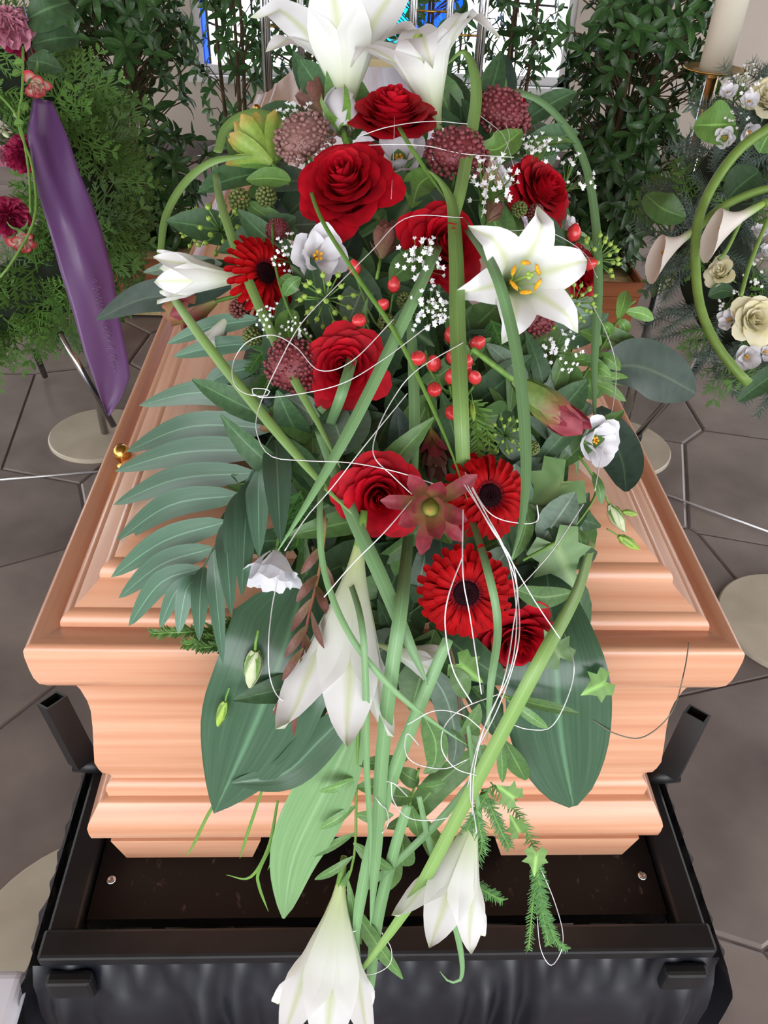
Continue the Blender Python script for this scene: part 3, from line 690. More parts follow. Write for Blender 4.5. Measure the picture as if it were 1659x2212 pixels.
BLOOMS = [(848, 262, 78), (752, 408, 98), (952, 535, 88), (1160, 418, 70), (745, 795, 78), (818, 1068, 84), (1112, 1372, 70), (1006, 1278, 100), (1052, 1072, 92), (566, 594, 78), (1125, 600, 120), (685, 556, 60), (985, 338, 60), (1080, 250, 60), (632, 790, 55), (658, 305, 60)]
SPREAD = [(230, 650, 1090), (350, 570, 1180), (500, 530, 1210), (700, 550, 1250), (850, 600, 1230), (1000, 640, 1220), (1200, 640, 1200), (1350, 640, 1180), (1500, 660, 1110)]
for k in range(300):
    py = rnd.uniform(235, 1470); a = table([(q[0], q[1]) for q in SPREAD], py); b = table([(q[0], q[2]) for q in SPREAD], py)
    for tr in range(12):         # leaves spread between the blooms, not through them
        px = rnd.uniform(a, b); dd = D(px, py) + rnd.uniform(.02, .055)
        p = at(px, py, dd); ang = math.atan2(py - 800, px - 850); z = cdir(rnd.gauss(0, .32) + .3 * math.cos(ang), rnd.gauss(.1, .32), 1)
        me = BEDL[rnd.choices(range(6), (3, 2.5, 3, 3, 1.8, 1.2))[0]]; mx = frame(p, z, rnd.uniform(0, 6.28), rnd.uniform(.85, 1.3)); L = max(v.co.y for v in me.vertices)
        ok = all(math.hypot(q[0] - x, q[1] - y) > r for q in (pix(mx @ V((0, L * .55, 0))), pix(mx @ V((0, L, 0)))) for x, y, r in BLOOMS)
        if ok: break
    obj('leaf', me, bed, mx)

side = thing('greenery_tuft', 'mixed grey-green leaves between the palm frond and the crossing blades', 'foliage')
for k in range(70):
    px, py = rnd.uniform(590, 730), rnd.uniform(770, 1130); p = at(px, py, D(px, py) + rnd.uniform(-.005, .04)); obj('leaf', BEDL[rnd.choices(range(6), (2, 2, 3, 3, 3, .5))[0]], side, frame(p, cdir(rnd.gauss(-.2, .4), rnd.gauss(.1, .4), 1), rnd.uniform(0, 6.28), rnd.uniform(.8, 1.2)))
side = thing('greenery_tuft', 'mixed leaves between the red bract bud and the ivy leaves at the right', 'foliage')
for k in range(60):
    px, py = rnd.uniform(1090, 1200), rnd.uniform(760, 1220); p = at(px, py, D(px, py) + rnd.uniform(.0, .04)); obj('leaf', BEDL[rnd.choices(range(6), (2, 2, 3, 3, 3, .5))[0]], side, frame(p, cdir(rnd.gauss(.2, .4), rnd.gauss(.1, .4), 1), rnd.uniform(0, 6.28), rnd.uniform(.8, 1.2)))

ROSE = 'red roses of the coffin spray'
rr = lambda s, N=26, o=1.0: (('rose', s, N, o), lambda: rose_meshes(s, REDROSE, N, o))
def rose(label, px, py, size, face, roll=0, lift=0, s=1, o=1.0):
    k, f = rr(s, 44, o); return flower('red_rose', label, 'rose', ROSE, k, f, px, py, size * 1.12, face, roll, lift)
rose('topmost red rose, directly below the two upright white lilies', 848, 262, 180, (.05, .62, .75), .3, .03, 1)
rose('largest bright red rose, wide open, between white bloom and maroon bead clusters', 748, 408, 200, (-.18, .3, .92), 2.2, .05, 2)
rose('red rose half hidden behind the grass blade left of the open white lily', 952, 535, 190, (.35, .05, .9), 2.2, .03, 1, .9)
rose('red rose at the upper right edge above the open white lily', 1160, 418, 150, (.55, .2, .8), .5, .0, 2)
rose('red rose above the large palm leaf, beside the loop of silver wire', 745, 795, 165, (-.02, -.12, .95), 1.7, .03, 2)
rose('deep red rose left of the reddish star-shaped bract flower', 818, 1068, 175, (.12, -.12, .95), 2.6, .035, 1)
rose('lowest red rose, tucked under the lower red gerbera', 1112, 1372, 170, (.15, -.45, .85), .9, .0, 2, .9)
rose('small dark red rose behind the left upright lily', 700, 205, 80, (-.2, .8, .5), .2, -.02, 1)
rose('small dark red rose at the far left among yellow-green bracts', 588, 318, 62, (-.5, .4, .7), .2, -.01, 2)
rose('dark red rose behind the maroon bead cluster at the upper right', 1098, 245, 120, (.4, .6, .6), 1.2, -.03, 1)
rose('dark red rose peeping out behind the right tips of the open lily', 1252, 590, 105, (.7, .0, .7), 1.2, -.02, 2)

GER = 'red gerberas of the coffin spray'
def gerb(label, px, py, size, face, roll, lift, s): flower('red_gerbera', label, 'gerbera', GER, ('ger', s), lambda: gerbera_meshes(s), px, py, size, face, roll, lift)
gerb('lower red gerbera with black centre facing the viewer', 1006, 1278, 212, (-.05, -.1, 1), .3, .045, 1)
gerb('upper right red gerbera half covered by grass blade and silver wires', 1052, 1072, 196, (.28, .12, .95), .1, .035, 2)
gerb('red gerbera seen from its side next to the left lily', 566, 594, 180, (.66, .1, .72), .6, .03, 1)

LIL = 'white trumpet lilies of the coffin spray'
def lily(label, b, e, flare=1.0, curl=1.0, roll=0, lift=0.0, key=1, we=0.0, size=None, d=None, fat=1.0):
    """b, e: photograph points of the flower base and of the middle of its mouth; we leans it to the viewer"""
    db = (D(*b) - lift) if d is None else d; p0 = at(b[0], b[1], db); p1 = at(e[0], e[1], db - we)
    ax = p1 - p0; s = ax.length / .88 if size is None else size * db / F_PX
    plant('white_lily', label, 'lily', LIL, proto(('lily', key, flare, curl), lambda: lily_meshes(key, flare, curl)), frame(p0, ax, roll, s) @ M.Diagonal((fat, fat, 1, 1)))
lily('tall white trumpet lily standing upright at the top left, seen from outside', (752, 262), (738, 50), 1.0, .85, .25, -.01, 3, .01, fat=1.55)
lily('upright white lily at the top right with recurved petals and brown stamen tips', (946, 280), (900, 72), 1.0, 1.2, .55, -.01, 4, .05, fat=1.45)
lily('wide open white lily facing the viewer with yellow stamens', (1082, 618), (1128, 602), 1.2, 1.25, .23, .0, 5, .07, 232)
lily('white lily pointing to the left beside the side-on gerbera', (548, 602), (385, 596), .25, .1, .1, .02, 6, .01)
lily('small white lily drooping on the left below the pink-tipped bracts', (505, 668), (455, 745), .5, .7, .4, .02, 7, .0)
lily('large white lily hanging head down in the middle of the spray', (776, 1178), (732, 1480), .38, .1, .2, .035, 8, .0, fat=1.15)
lily('white lily lying sideways behind the grass blades below the gerbera', (815, 1392), (930, 1432), .5, .5, .6, .005, 6, .0)
lily('white lily hanging head down over the trolley deck at lower right', (1030, 1755), (966, 1945), .42, .08, .5, .015, 9, .0, fat=1.3)
lily('lowest white lily hanging in front of the black skirt', (736, 1908), (708, 2140), .36, .05, .3, .02, 10, .0, fat=1.32)

LIS = 'white lisianthus of the coffin spray'
def lis(label, px, py, size, face, roll=0, lift=0, s=1, o=1.0): flower('white_lisianthus', label, 'lisianthus', LIS, ('lis', s, o), lambda: lisi_meshes(s, None, o), px, py, size, face, roll, lift)
lis('round white bloom with yellow centre left of the dark oval leaf', 682, 556, 145, (.3, -.1, .9), .4, .03, 1, .85)
lis('white bloom squeezed between the two upper red roses', 862, 352, 120, (-.05, .35, .85), 1.2, .0, 2)
lis('white bell-shaped bloom nodding beside the palm frond', 592, 1212, 140, (-.12, -.85, .42), .2, .04, 3, 1.0)
lis('white bloom at the right end of the red and green bract bud', 1276, 950, 112, (.5, -.15, .85), .9, .02, 2)
lis('small white bloom tucked under the left maroon and white bead cluster', 712, 292, 60, (-.2, .5, .8), .9, .0, 1)
lis('small pale bloom at the right edge above the single red berry', 1226, 492, 48, (.7, .3, .6), .9, -.01, 3)
BUD = 'closed buds of the coffin spray'
WGREEN = mat('greenish white bud', c(222, 228, 196), .5, c(206, 216, 168), (5, 5, 5), trans=.2)
def bud(label, b, e, m=None, lift=0.0, s=1, fat=1.0):
    p0, p1 = B(*b, lift), B(*e, lift); ax = p1 - p0; mx = frame(p0, ax, .5, ax.length)
    plant('flower_bud', label, 'bud', BUD, proto(('bud', s, (m or WGREEN).name), lambda: bud_meshes(s, m or WGREEN)), mx @ M.Diagonal((fat, fat, 1, 1)))
bud('plump white bud with green sepals under the left upright lily', (744, 280), (726, 190), WHITE, .04, 1, 1.5)
bud('greenish white twisted bud hanging at the left over the rim', (552, 1405), (540, 1490), None, .02, 2, 1.1)
bud('thin green bud hanging lowest left before the coffin end', (487, 1515), (470, 1572), LIME, .02, 3, .8)
bud('white and green bud over the lid at the right side', (1316, 1090), (1352, 1152), None, .01, 4, 1.1)
bud('green pointed bud below the white right side bud', (1336, 1158), (1384, 1188), LIME, .01, 5, .8)
bud('small green bud above the white right side bud', (1345, 1105), (1380, 1112), LIME, .01, 6, .7)
bud('pale green bud in the middle below the red berries', (1020, 870), (1024, 912), LIME, .03, 7, .8)

LEU = 'bract flowers of the coffin spray'
def leuca(label, b, e, m, m2, op, lift=0, s=1, N=22, we=0, size=None):
    p0 = B(*b, lift); p1 = at(e[0], e[1], D(*e) - lift - we); ax = p1 - p0; L = ax.length if size is None else size * D(*b) / F_PX
    plant('leucadendron', label, 'bract flower', LEU, proto(('leu', s, m.name, m2.name, op, N), lambda: leuca_meshes(s, m, m2, op, N)), frame(p0, ax, .4, L))
leuca('large red bract bud with long green outer bracts pointing to the lower right', (1105, 818), (1268, 942), LEUR, LEUG, .12, .075, 1, 16)
leuca('open red star of bracts with yellow heart facing the viewer', (935, 1085), (922, 1120), LEUR, LEUR, .95, .055, 2, 11, .06, 140)
leuca('dark red bracts behind the left upright lily', (705, 250), (662, 182), LEUB, LEUB, .4, .0, 3, 18)
leuca('yellow-green pointed bracts at the far upper left', (590, 355), (528, 278), LEUY, LEUY, .55, .01, 4, 22)
leuca('brown red bract bud below the largest rose', (822, 560), (838, 480), LEUB, LEUB, .32, .035, 5, 20)
leuca('brown bract bud with grey-green scales under the upper right rose', (1052, 480), (1078, 425), LEUB, LEUB, .4, .0, 6, 18)
leuca('pink-tipped bracts pointing left below the left lily', (470, 650), (352, 682), LEUG, LEUR, .4, .0, 7, 20)
leuca('reddish bract tips left of the wire, above the palm frond', (640, 900), (565, 925), LEUG, LEUR, .45, .0, 8, 16)
leuca('dark reddish bract tuft in the middle above the star of bracts', (930, 925), (948, 1045), LEUB, LEUR, .3, .0, 9, 18)

SK = 'bead clusters of the coffin spray'
def skim(label, px, py, size, face, m=BEAD, lift=0, s=1): flower('skimmia', label, 'bead cluster', SK, ('sk', s, m.name), lambda: skimmia_meshes(s, m), px, py, size * 1.1, face, .4, lift + .025)
skim('brown and white bead cluster left of the largest rose', 658, 305, 120, (-.2, .4, .9), BEADW, .02, 1)
skim('maroon bead cluster crossed by the thin white wire right of the topmost rose', 985, 338, 128, (.05, .5, .85), BEAD, .02, 2)
skim('maroon bead cluster at the upper right edge behind the light green leaf', 1080, 250, 120, (.3, .5, .8), BEAD, .0, 3)
skim('dark maroon bead cluster left of the rose with the wire loop', 632, 790, 112, (-.3, -.1, .9), BEAD, .02, 1)
skim('maroon bead cluster half hidden under the lower tips of the open lily', 1148, 682, 100, (.2, -.2, .9), BEAD, .0, 2)
skim('small brown bead cluster beside the thin green twig', 600, 498, 50, (-.2, .1, .9), BEAD, .0, 3)

GY = "baby's breath of the coffin spray"
def gyp(label, px, py, size, face, lift=.0, s=1, n=46): flower('gypsophila', label, 'tiny white flowers', GY, ('gyp', s, n), lambda: gyp_meshes(s, n), px, py, size * 1.05, face, s, lift + .03)
gyp('tiny white flowers left of the upper right red rose', 1062, 400, 130, (.1, .3, .9), .02, 1)
gyp('tiny white flowers on top of the upper right red rose', 1165, 342, 110, (.1, .5, .8), .0, 2)
gyp('loose tiny white flowers at the right outer edge by the arching blade', 1248, 378, 100, (.4, .3, .8), -.01, 3, 18)
gyp('tiny white flowers around the serrated leaf in the middle', 905, 565, 120, (0, .1, .95), .03, 4, 50)
gyp('dense tiny white flowers below the serrated leaf', 925, 672, 105, (0, -.1, .95), .03, 5, 60)
gyp('tiny white flowers between side-on gerbera and round white bloom', 622, 545, 85, (-.1, .1, .95), .01, 6, 28)
gyp('tiny white flowers below the side-on gerbera', 582, 690, 80, (-.1, 0, .95), .02, 7, 26)
gyp('few tiny white flowers below the green umbel on the left', 650, 712, 70, (-.1, 0, .95), .02, 8, 20)
gyp('tiny white flowers below the right tips of the open lily', 1212, 758, 95, (.2, -.1, .95), .02, 9, 40)
gyp('tiny white flowers above the brown and white bead cluster', 640, 262, 100, (-.2, .6, .8), .0, 10, 40)

UM = 'green berry umbels of the coffin spray'
def umb(label, px, py, size, face, lift=.02, s=1): flower('ivy_umbel', label, 'green umbel', UM, ('umb', s), lambda: umbel_meshes(s), px, py, size, face, s, lift)
umb('green star-like umbel under the round white bloom', 704, 645, 125, (-.05, -.5, .85), .03, 1)
umb('green umbel right of the open lily beside the blade', 1286, 562, 110, (.3, .3, .9), .0, 2)
umb('green umbel between open lily and leafy right twig', 1240, 655, 95, (.2, -.3, .9), .01, 3)
umb('small green umbel touching the lower lily tip', 1196, 672, 75, (.1, -.2, .95), .02, 4)
umb('green umbel below the pale green bud in the middle', 1090, 940, 90, (.2, -.2, .95), .01, 5)
umb('pale green umbel at the left outer edge above the left lily', 478, 500, 120, (-.4, .3, .85), .0, 6)
umb('feathery green umbel below the arching blade at far left', 430, 490, 90, (-.5, .2, .85), -.01, 7)

# hypericum berries: each sprig is a thing with its berries
def hyper(label, berries, stem, lift=.03):
    b0 = B(*stem, lift - .03); t = thing('hypericum_sprig', label, 'berry sprig', 'red berry sprigs of the coffin spray', M.Translation(b0))
    for k, (x, y, s) in enumerate(berries):
        p = B(x, y, lift + .01 * ((k * 7) % 3)) - b0; h = (p * .5 + V((0, 0, -.01)))
        obj('stalk', tube(catmull([V((0, 0, 0)), h, p], 5), .0011, 5).me('stalk', STEM), t)
        ax = (p - h).normalized() * .6 + cdir(math.sin(k * 2.1) * .5, math.cos(k * 1.7) * .5, .4); q = s * D(x, y) / F_PX
        be = proto('berry', lambda: lathe([(.0, -.1), (.25, .0), (.42, .25), (.46, .5), (.38, .78), (.2, 1.0), (.04, 1.12), (0, 1.12)], 12).me('berry', RED))
        mx = frame(p, ax, 0, q); bo = obj('berry', be, t, mx)
        def sep():
            g = G()
            for i in range(5): a = i * 1.257; d_ = V((math.cos(a), math.sin(a), 0)); strip([V((0, 0, -.12)), d_ * .3 + V((0, 0, -.1)), d_ * .55 + V((0, 0, .12))], lambda v: .17 * math.sin(PI * min(.97, v * .8 + .2)), V((0, 0, 1)), 2, .2, g=g)
            return g.me('sepals', LLIGHT)
        obj('sepals', proto('hypsep', sep), bo)
hyper('cluster of red egg-shaped berries behind the upright grass blade', [(975, 740, 34), (1020, 748, 32), (914, 772, 34), (938, 797, 36), (972, 782, 32), (1012, 782, 34), (940, 838, 34), (970, 824, 34), (1030, 824, 30), (976, 884, 34), (995, 800, 30)], (985, 850))
hyper('few red berries along the wire left of the green blackberries', [(850, 630, 30), (820, 664, 28), (785, 690, 32), (768, 592, 30)], (830, 720))
hyper('single bright red berry at the right edge above the dark rose', [(1236, 520, 34), (1262, 572, 30)], (1215, 560), .0)
BB = 'blackberries of the coffin spray'
for lb, px, py, s, m, f in (('green unripe blackberry above its two neighbours in the middle', 876, 650, 36, BERRYG, (.1, 0, 1)), ('left one of the two low green blackberries in the middle', 836, 698, 38, BERRYG, (-.1, -.2, 1)), ('right one of the two low green blackberries in the middle', 872, 694, 38, BERRYG, (.1, -.2, 1)), ('red blackberry below the side-on gerbera', 518, 668, 42, BERRYR, (-.2, -.1, 1)), ('green blackberry at the upper left edge', 518, 432, 46, BERRYG, (-.3, .2, 1)), ('green blackberry left of the largest rose', 575, 425, 42, BERRYG, (-.2, .3, 1)), ('brown blackberry under the upper right rose', 1122, 452, 32, BERRYG, (.1, 0, 1)), ('reddish blackberry touching the upper right rose', 1156, 458, 34, BERRYR, (.1, 0, 1)), ('green blackberry above the palm frond beside the blade', 545, 728, 40, BERRYG, (-.1, 0, 1)), ('brownish blackberry right of the blade near the upper gerbera', 1150, 968, 30, BERRYG, (.1, 0, 1))):
    flower('blackberry', lb, 'blackberry', BB, ('bb', m.name), lambda m=m: blackberry_meshes(1, m), px, py, s * 1.15, f, px, .025)

# --- leaves
LF = leaf_thing
LF('aspidistra_leaf', 'broad dark aspidistra leaf hanging at the left before the coffin end', [(655, 1270), (600, 1440), (535, 1600), (462, 1757)], 240, ASPID, .006, shape='tip', fold=.10, wave=.03, nu=10)
LF('aspidistra_leaf', 'broad dark aspidistra leaf hanging at the right before the coffin end', [(1180, 1220), (1200, 1430), (1212, 1590), (1238, 1742)], 222, ASPID, -.008, shape='wide', fold=.08, wave=.03, nu=10)
LF('lily_leaf', 'dark folded leaf crossing in front of the left aspidistra leaf', [(770, 1520), (690, 1600), (610, 1672), (500, 1692)], 84, ASPID, .012, fold=.35)
LF('lily_leaf', 'long light green leaf hanging below the left aspidistra leaf', [(775, 1560), (705, 1700), (635, 1850), (612, 1984)], 128, BLADEB, .015, fold=.12, nu=8)
LF('lily_leaf', 'grey-green leaf running diagonally below the gerbera', [(905, 1430), (960, 1500), (985, 1600), (975, 1660)], 62, LGREY, .0, fold=.25)
LF('lily_leaf', 'long dark leaf crossing behind the wires to the lower left', [(1050, 1610), (950, 1690), (890, 1760), (850, 1790)], 60, LMID, -.01, fold=.3)
LF('lily_leaf', 'green leaf hanging in the middle below the wires', [(915, 1545), (940, 1600), (938, 1650), (915, 1670)], 52, LMID, .01)
LF('salal_leaf', 'large very dark glossy leaf sticking out at the right over the rim', [(1290, 800), (1370, 790), (1440, 815), (1502, 850)], 125, GLOSSY, .0, fold=.15, shape='wide')
LF('salal_leaf', 'dark glossy leaf hanging down at the right beside the brass screw', [(1292, 880), (1320, 940), (1345, 1000), (1352, 1062)], 96, GLOSSY, -.01, fold=.15, shape='wide')
LF('salal_leaf', 'dark green oval leaf right of the round white bloom', [(735, 600), (745, 545), (768, 500)], 72, GLOSSY, .015, shape='wide')
LF('eucalyptus_leaf', 'grey-green round leaf below the green umbel', [(790, 605), (768, 660), (750, 700)], 70, LGREY, .0, shape='wide')
LF('eucalyptus_leaf', 'grey-green broad leaf behind the crossing blades, below the wire loop rose', [(760, 850), (745, 920), (730, 985)], 110, LGREY, -.005, shape='wide')
LF('bramble_leaf', 'serrated green leaf among the tiny white flowers', [(842, 605), (880, 575), (935, 535)], 62, LMID, .045, fold=.2)
LF('bramble_leaf', 'green leaf with pale ribs under the dark green blackberries at upper left', [(640, 470), (565, 505), (470, 545)], 62, LDARK, .01)
LF('bramble_leaf', 'green leaf between the upper right rose and open lily', [(1150, 470), (1185, 505), (1222, 530)], 56, LDARK, .015)
LF('green_leaf', 'light green leaf in front of the upper right bead cluster', [(1035, 318), (1075, 322), (1128, 282)], 62, LLIGHT, .035, fold=.3)
LF('green_leaf', 'curled fresh green leaf right of the largest rose', [(938, 375), (905, 400), (890, 450)], 66, LLIGHT, .025)
LF('green_leaf', 'light green folded leaf left of the largest rose', [(628, 390), (580, 385), (532, 388)], 46, LLIGHT, .015)
LF('green_leaf', 'upper light green leaf at the far left above the folded one', [(600, 345), (565, 348), (520, 355)], 34, LLIGHT, .01)
LF('green_leaf', 'light green leaf beside the thin twig on the left', [(640, 672), (622, 700), (628, 745)], 54, LLIGHT, .03)
LF('green_leaf', 'small green leaf beside the lower gerbera pointing right', [(1112, 1272), (1170, 1290), (1238, 1280)], 46, LMID, .03)
LF('green_leaf', 'long grey leaf below the red berries', [(1140, 820), (1090, 775), (1050, 742)], 40, LGREY, .02)
LF('green_leaf', 'broad pale green leaf left of the lower tiny white flowers', [(1205, 705), (1150, 735), (1110, 775)], 84, IVY, .01)
LF('green_leaf', 'grey-green narrow leaf under the red bract bud', [(1120, 860), (1160, 900), (1235, 985)], 44, LGREY, .01)
LF('green_leaf', 'pale leaf right behind the crossing blades at left', [(690, 925), (660, 955), (640, 985)], 62, IVY, .0)
LF('green_leaf', 'narrow dark leaf beside the bell-shaped bloom', [(545, 1340), (535, 1380), (520, 1415)], 40, ASPID, .01)
LF('green_leaf', 'bluish leaf above the green bud at lower left', [(562, 1330), (520, 1370), (498, 1420)], 42, PALM, .012)
for k, (lb, a, b, w, m) in enumerate((('dark pointed leaf reaching left over the purple ribbon', [(500, 620), (390, 635), (300, 648), (208, 690)], 0, 74, GLOSSY), ('narrow grey leaf pointing left below the pink-tipped bracts', [(560, 690), (460, 705), (362, 742)], 0, 42, PALM), ('second narrow grey leaf lower left of the drooping lily', [(560, 740), (460, 750), (375, 770)], 0, 40, PALM), ('grey leaf behind the left lily at the rim', [(480, 570), (400, 575), (310, 588)], 0, 40, LGREY), ('broad grey leaf lying on the lid above the palm frond', [(560, 790), (480, 810), (440, 838)], 0, 46, PALM))):
    LF('narrow_leaf', lb, a, w, m, .02 if k < 3 else .0)
# right twig with opposite light leaflets
def twig(label, path, leaves, m, lm=None, lift=.0, name='leafy_twig', w=24, cat='twig'):
    P = [B(x, y, lift) for x, y in path]; b0 = P[0].copy(); t = thing(name, label, cat, 'leafy twigs of the coffin spray', M.Translation(b0))
    obj('stem', tube([p - b0 for p in catmull(P, 14)], .0013, 5).me('stem', m), t)
    for k, (a, b, ww) in enumerate(leaves):
        A, Bp = B(*a, lift), B(*b, lift + .012 * math.sin(k * 2.3)); mid = (A + Bp) / 2 + cdir(0, .1, 1) * .006
        sc = D(*a) / F_PX * ww / 2; Q = [p - b0 for p in catmull([A, mid, Bp], 9)]
        obj('leaflet', strip(Q, lambda v: sc * math.sin(PI * min(1, v * .97 + .02)) ** .75 + .0002, -FW + cdir(math.sin(k * 1.9) * .5, math.cos(k * 2.7) * .4, 0) * .5, 4, .22).me('leaflet', lm or LLIGHT), t)
twig('fresh green leaflet twig sticking out right of the open lily', [(1250, 830), (1300, 750), (1350, 670), (1372, 650)], [((1335, 690), (1352, 628), 30), ((1350, 672), (1412, 690), 28), ((1335, 690), (1352, 722), 26), ((1318, 722), (1300, 700), 26), ((1300, 745), (1252, 715), 30), ((1300, 750), (1345, 755), 30), ((1290, 765), (1340, 800), 30), ((1280, 780), (1230, 780), 26), ((1270, 800), (1290, 850), 26), ((1275, 790), (1320, 812), 22), ((1280, 810), (1365, 828), 26), ((1265, 820), (1352, 866), 26)], STEM, LLIGHT, .0)
twig('red stemmed hanging branch with narrow leaves left of the hanging lily', [(705, 1120), (690, 1230), (665, 1340), (640, 1480)], [((700, 1150), (690, 1090), 18), ((697, 1180), (650, 1240), 20), ((693, 1210), (722, 1270), 18), ((688, 1240), (640, 1300), 20), ((684, 1265), (710, 1330), 20), ((678, 1290), (628, 1365), 20), ((672, 1320), (700, 1400), 20), ((665, 1350), (615, 1420), 18), ((660, 1370), (685, 1450), 18), ((655, 1400), (610, 1470), 18), ((650, 1420), (668, 1510), 18), ((645, 1445), (590, 1545), 16), ((642, 1470), (635, 1590), 18), ((640, 1480), (612, 1560), 14), ((650, 1440), (680, 1500), 14)], MATS['red leucadendron bract'], LEUB, .03, 'red_branch')
twig('hanging leafy stem in the middle with pointed leaves, above the lowest lily', [(775, 1540), (770, 1700), (765, 1850), (740, 1930)], [((772, 1650), (880, 1640), 30), ((772, 1680), (690, 1710), 26), ((770, 1700), (860, 1690), 34), ((768, 1740), (690, 1790), 20), ((768, 1760), (850, 1760), 30), ((766, 1800), (660, 1850), 20), ((764, 1820), (850, 1880), 40), ((762, 1850), (680, 1900), 18), ((755, 1880), (700, 1980), 20), ((752, 1900), (780, 2040), 22), ((748, 1920), (655, 2065), 26), ((745, 1930), (720, 2120), 14), ((744, 1930), (870, 2115), 40)], STEM, LMID, .02)
twig('dark leafy stem hanging right of the middle blades', [(905, 1660), (880, 1760), (850, 1880)], [((905, 1690), (860, 1660), 40), ((900, 1700), (965, 1690), 36), ((895, 1720), (840, 1715), 40), ((890, 1740), (905, 1810), 36), ((885, 1760), (835, 1790), 36), ((905, 1760), (965, 1870), 48), ((870, 1800), (870, 1870), 60), ((860, 1840), (830, 1930), 46)], STEM, LMID, .0)
twig('small pointed leaves lying over the right aspidistra leaf', [(1085, 1500), (1110, 1515), (1130, 1525)], [((1090, 1505), (1250, 1540), 24), ((1095, 1510), (1185, 1575), 22), ((1090, 1600), (1135, 1685), 44), ((1080, 1590), (1085, 1690), 22)], STEM, LMID, .015)
twig('brown woody vine hanging from the gerberas down to the wires', [(960, 1360), (985, 1450), (995, 1540), (1015, 1620), (1035, 1680)], [((975, 1440), (1010, 1505), 44), ((1000, 1590), (1035, 1520), 40), ((995, 1540), (1030, 1590), 36)], TWIG, IVY, .02)
twig('thin green twig running down from the left side-on gerbera', [(588, 478), (592, 560), (612, 640), (640, 700), (690, 755)], [((592, 530), (560, 520), 14), ((612, 640), (650, 600), 30), ((605, 600), (640, 625), 30)], STEM, LMID, .04)
twig('right drooping tendril with ivy leaves', [(1250, 985), (1290, 1050), (1255, 1120), (1200, 1170), (1130, 1210)], [((1280, 1020), (1300, 1090), 22), ((1240, 1130), (1262, 1200), 26)], STEM, LMID, .02)
# ivy leaves
for k, (lb, px, py, s, f, r, m) in enumerate((('pale ivy leaf right of the upper gerbera', 1205, 1052, 150, (.2, .1, 1), 2.2, IVY), ('pale ivy leaf right of the lower gerbera', 1205, 1190, 140, (.1, -.1, 1), 3.6, IVY), ('small ivy leaf between the two pale ivy leaves', 1200, 1120, 90, (-.1, .2, 1), 1.2, IVYD), ('dark ivy leaf between the largest rose and the blade', 882, 445, 130, (-.1, .1, 1), 2.7, IVYD), ('round pale ivy leaf under the bright diagonal blade', 1205, 1412, 85, (.1, 0, 1), .5, IVY), ('fresh green ivy leaf at the right tip over the rim front', 1300, 1478, 75, (.2, 0, 1), 1.9, LLIGHT), ('ivy leaf on the hanging vine below the wires', 1105, 1720, 60, (.1, 0, 1), .9, LLIGHT), ('ivy leaf at the end of the hanging vine over the deck', 1158, 1850, 60, (.2, .1, 1), 2.9, LLIGHT), ('ivy leaf half way down the hanging vine', 1118, 1790, 52, (.3, .1, 1), .3, LLIGHT), ('light ivy leaf beside the lying lily', 1000, 1440, 80, (.1, .1, 1), 4.0, LLIGHT), ('dark ivy leaf left of the red berries', 900, 720, 70, (-.1, .1, 1), 4.2, IVYD), ('ivy leaf left of the dark twig under the berries of the left', 660, 600, 66, (-.1, .1, 1), 1.0, IVYD))):
    dd = D(px, py) - .02; o = obj('ivy_leaf', proto(('ivy', m.name), lambda: ivy_mesh(m)), mx=frame(at(px, py, dd), cdir(*f), r, s * dd / F_PX)); tag(o, lb, 'ivy leaf', 'ivy leaves of the coffin spray')
# --- palm frond on the left of the lid
fr_path = [(650, 880), (585, 950), (525, 1060), (470, 1170), (425, 1250)]
fd = lambda x, y: .405 + .13 * max(0, min(1, (600 - x) / 330)) + .02 * max(0, (y - 1250) / 150)
FP = [on_drop(x, y, fd(x, y)) for x, y in fr_path]; f0 = FP[0].copy()
frond = thing('palm_frond', 'grey-green palm frond spread over the left side of the lid', 'palm frond', None, M.Translation(f0))
obj('rachis', tube([p - f0 for p in catmull(FP, 16)], lambda v: .0022 * (1 - .6 * v), 6).me('rachis', PALM), frond)
PLF = [((600, 868), (300, 876), 62), ((592, 925), (272, 976), 66), ((575, 972), (248, 1018), 66), ((548, 1022), (246, 1090), 62), ((515, 1070), (248, 1172), 60), ((488, 1128), (240, 1247), 58), ((458, 1185), (256, 1292), 54), ((432, 1228), (278, 1352), 50), ((424, 1245), (345, 1356), 34), ((596, 950), (606, 1175), 58), ((562, 1005), (560, 1205), 58), ((528, 1058), (500, 1265), 56), ((540, 1040), (522, 1290), 50), ((488, 1125), (500, 1330), 46), ((460, 1190), (482, 1435), 40), ((440, 1225), (430, 1385), 38), ((428, 1245), (385, 1370), 36)]
for k, (a, b, w) in enumerate(PLF):
    A = on_drop(*a, fd(*a)); E_ = on_drop(*b, fd(*b) + .004); mid = (A + E_) / 2 + V((0, 0, .014 + .004 * math.sin(k * 2)))
    sc = w / 2 * (A - CAM).dot(FW) / F_PX; tw = .25 * math.sin(k * 1.7)
    P = [p - f0 for p in catmull([A, mid, E_], 12)]
    obj('leaflet', strip(P, lambda v: sc * (math.sin(PI * min(1, v ** .75 * .97 + .03)) ** .7) + .0002, -FW + RT * tw, 6, .14).me('leaflet', PALM), frond)
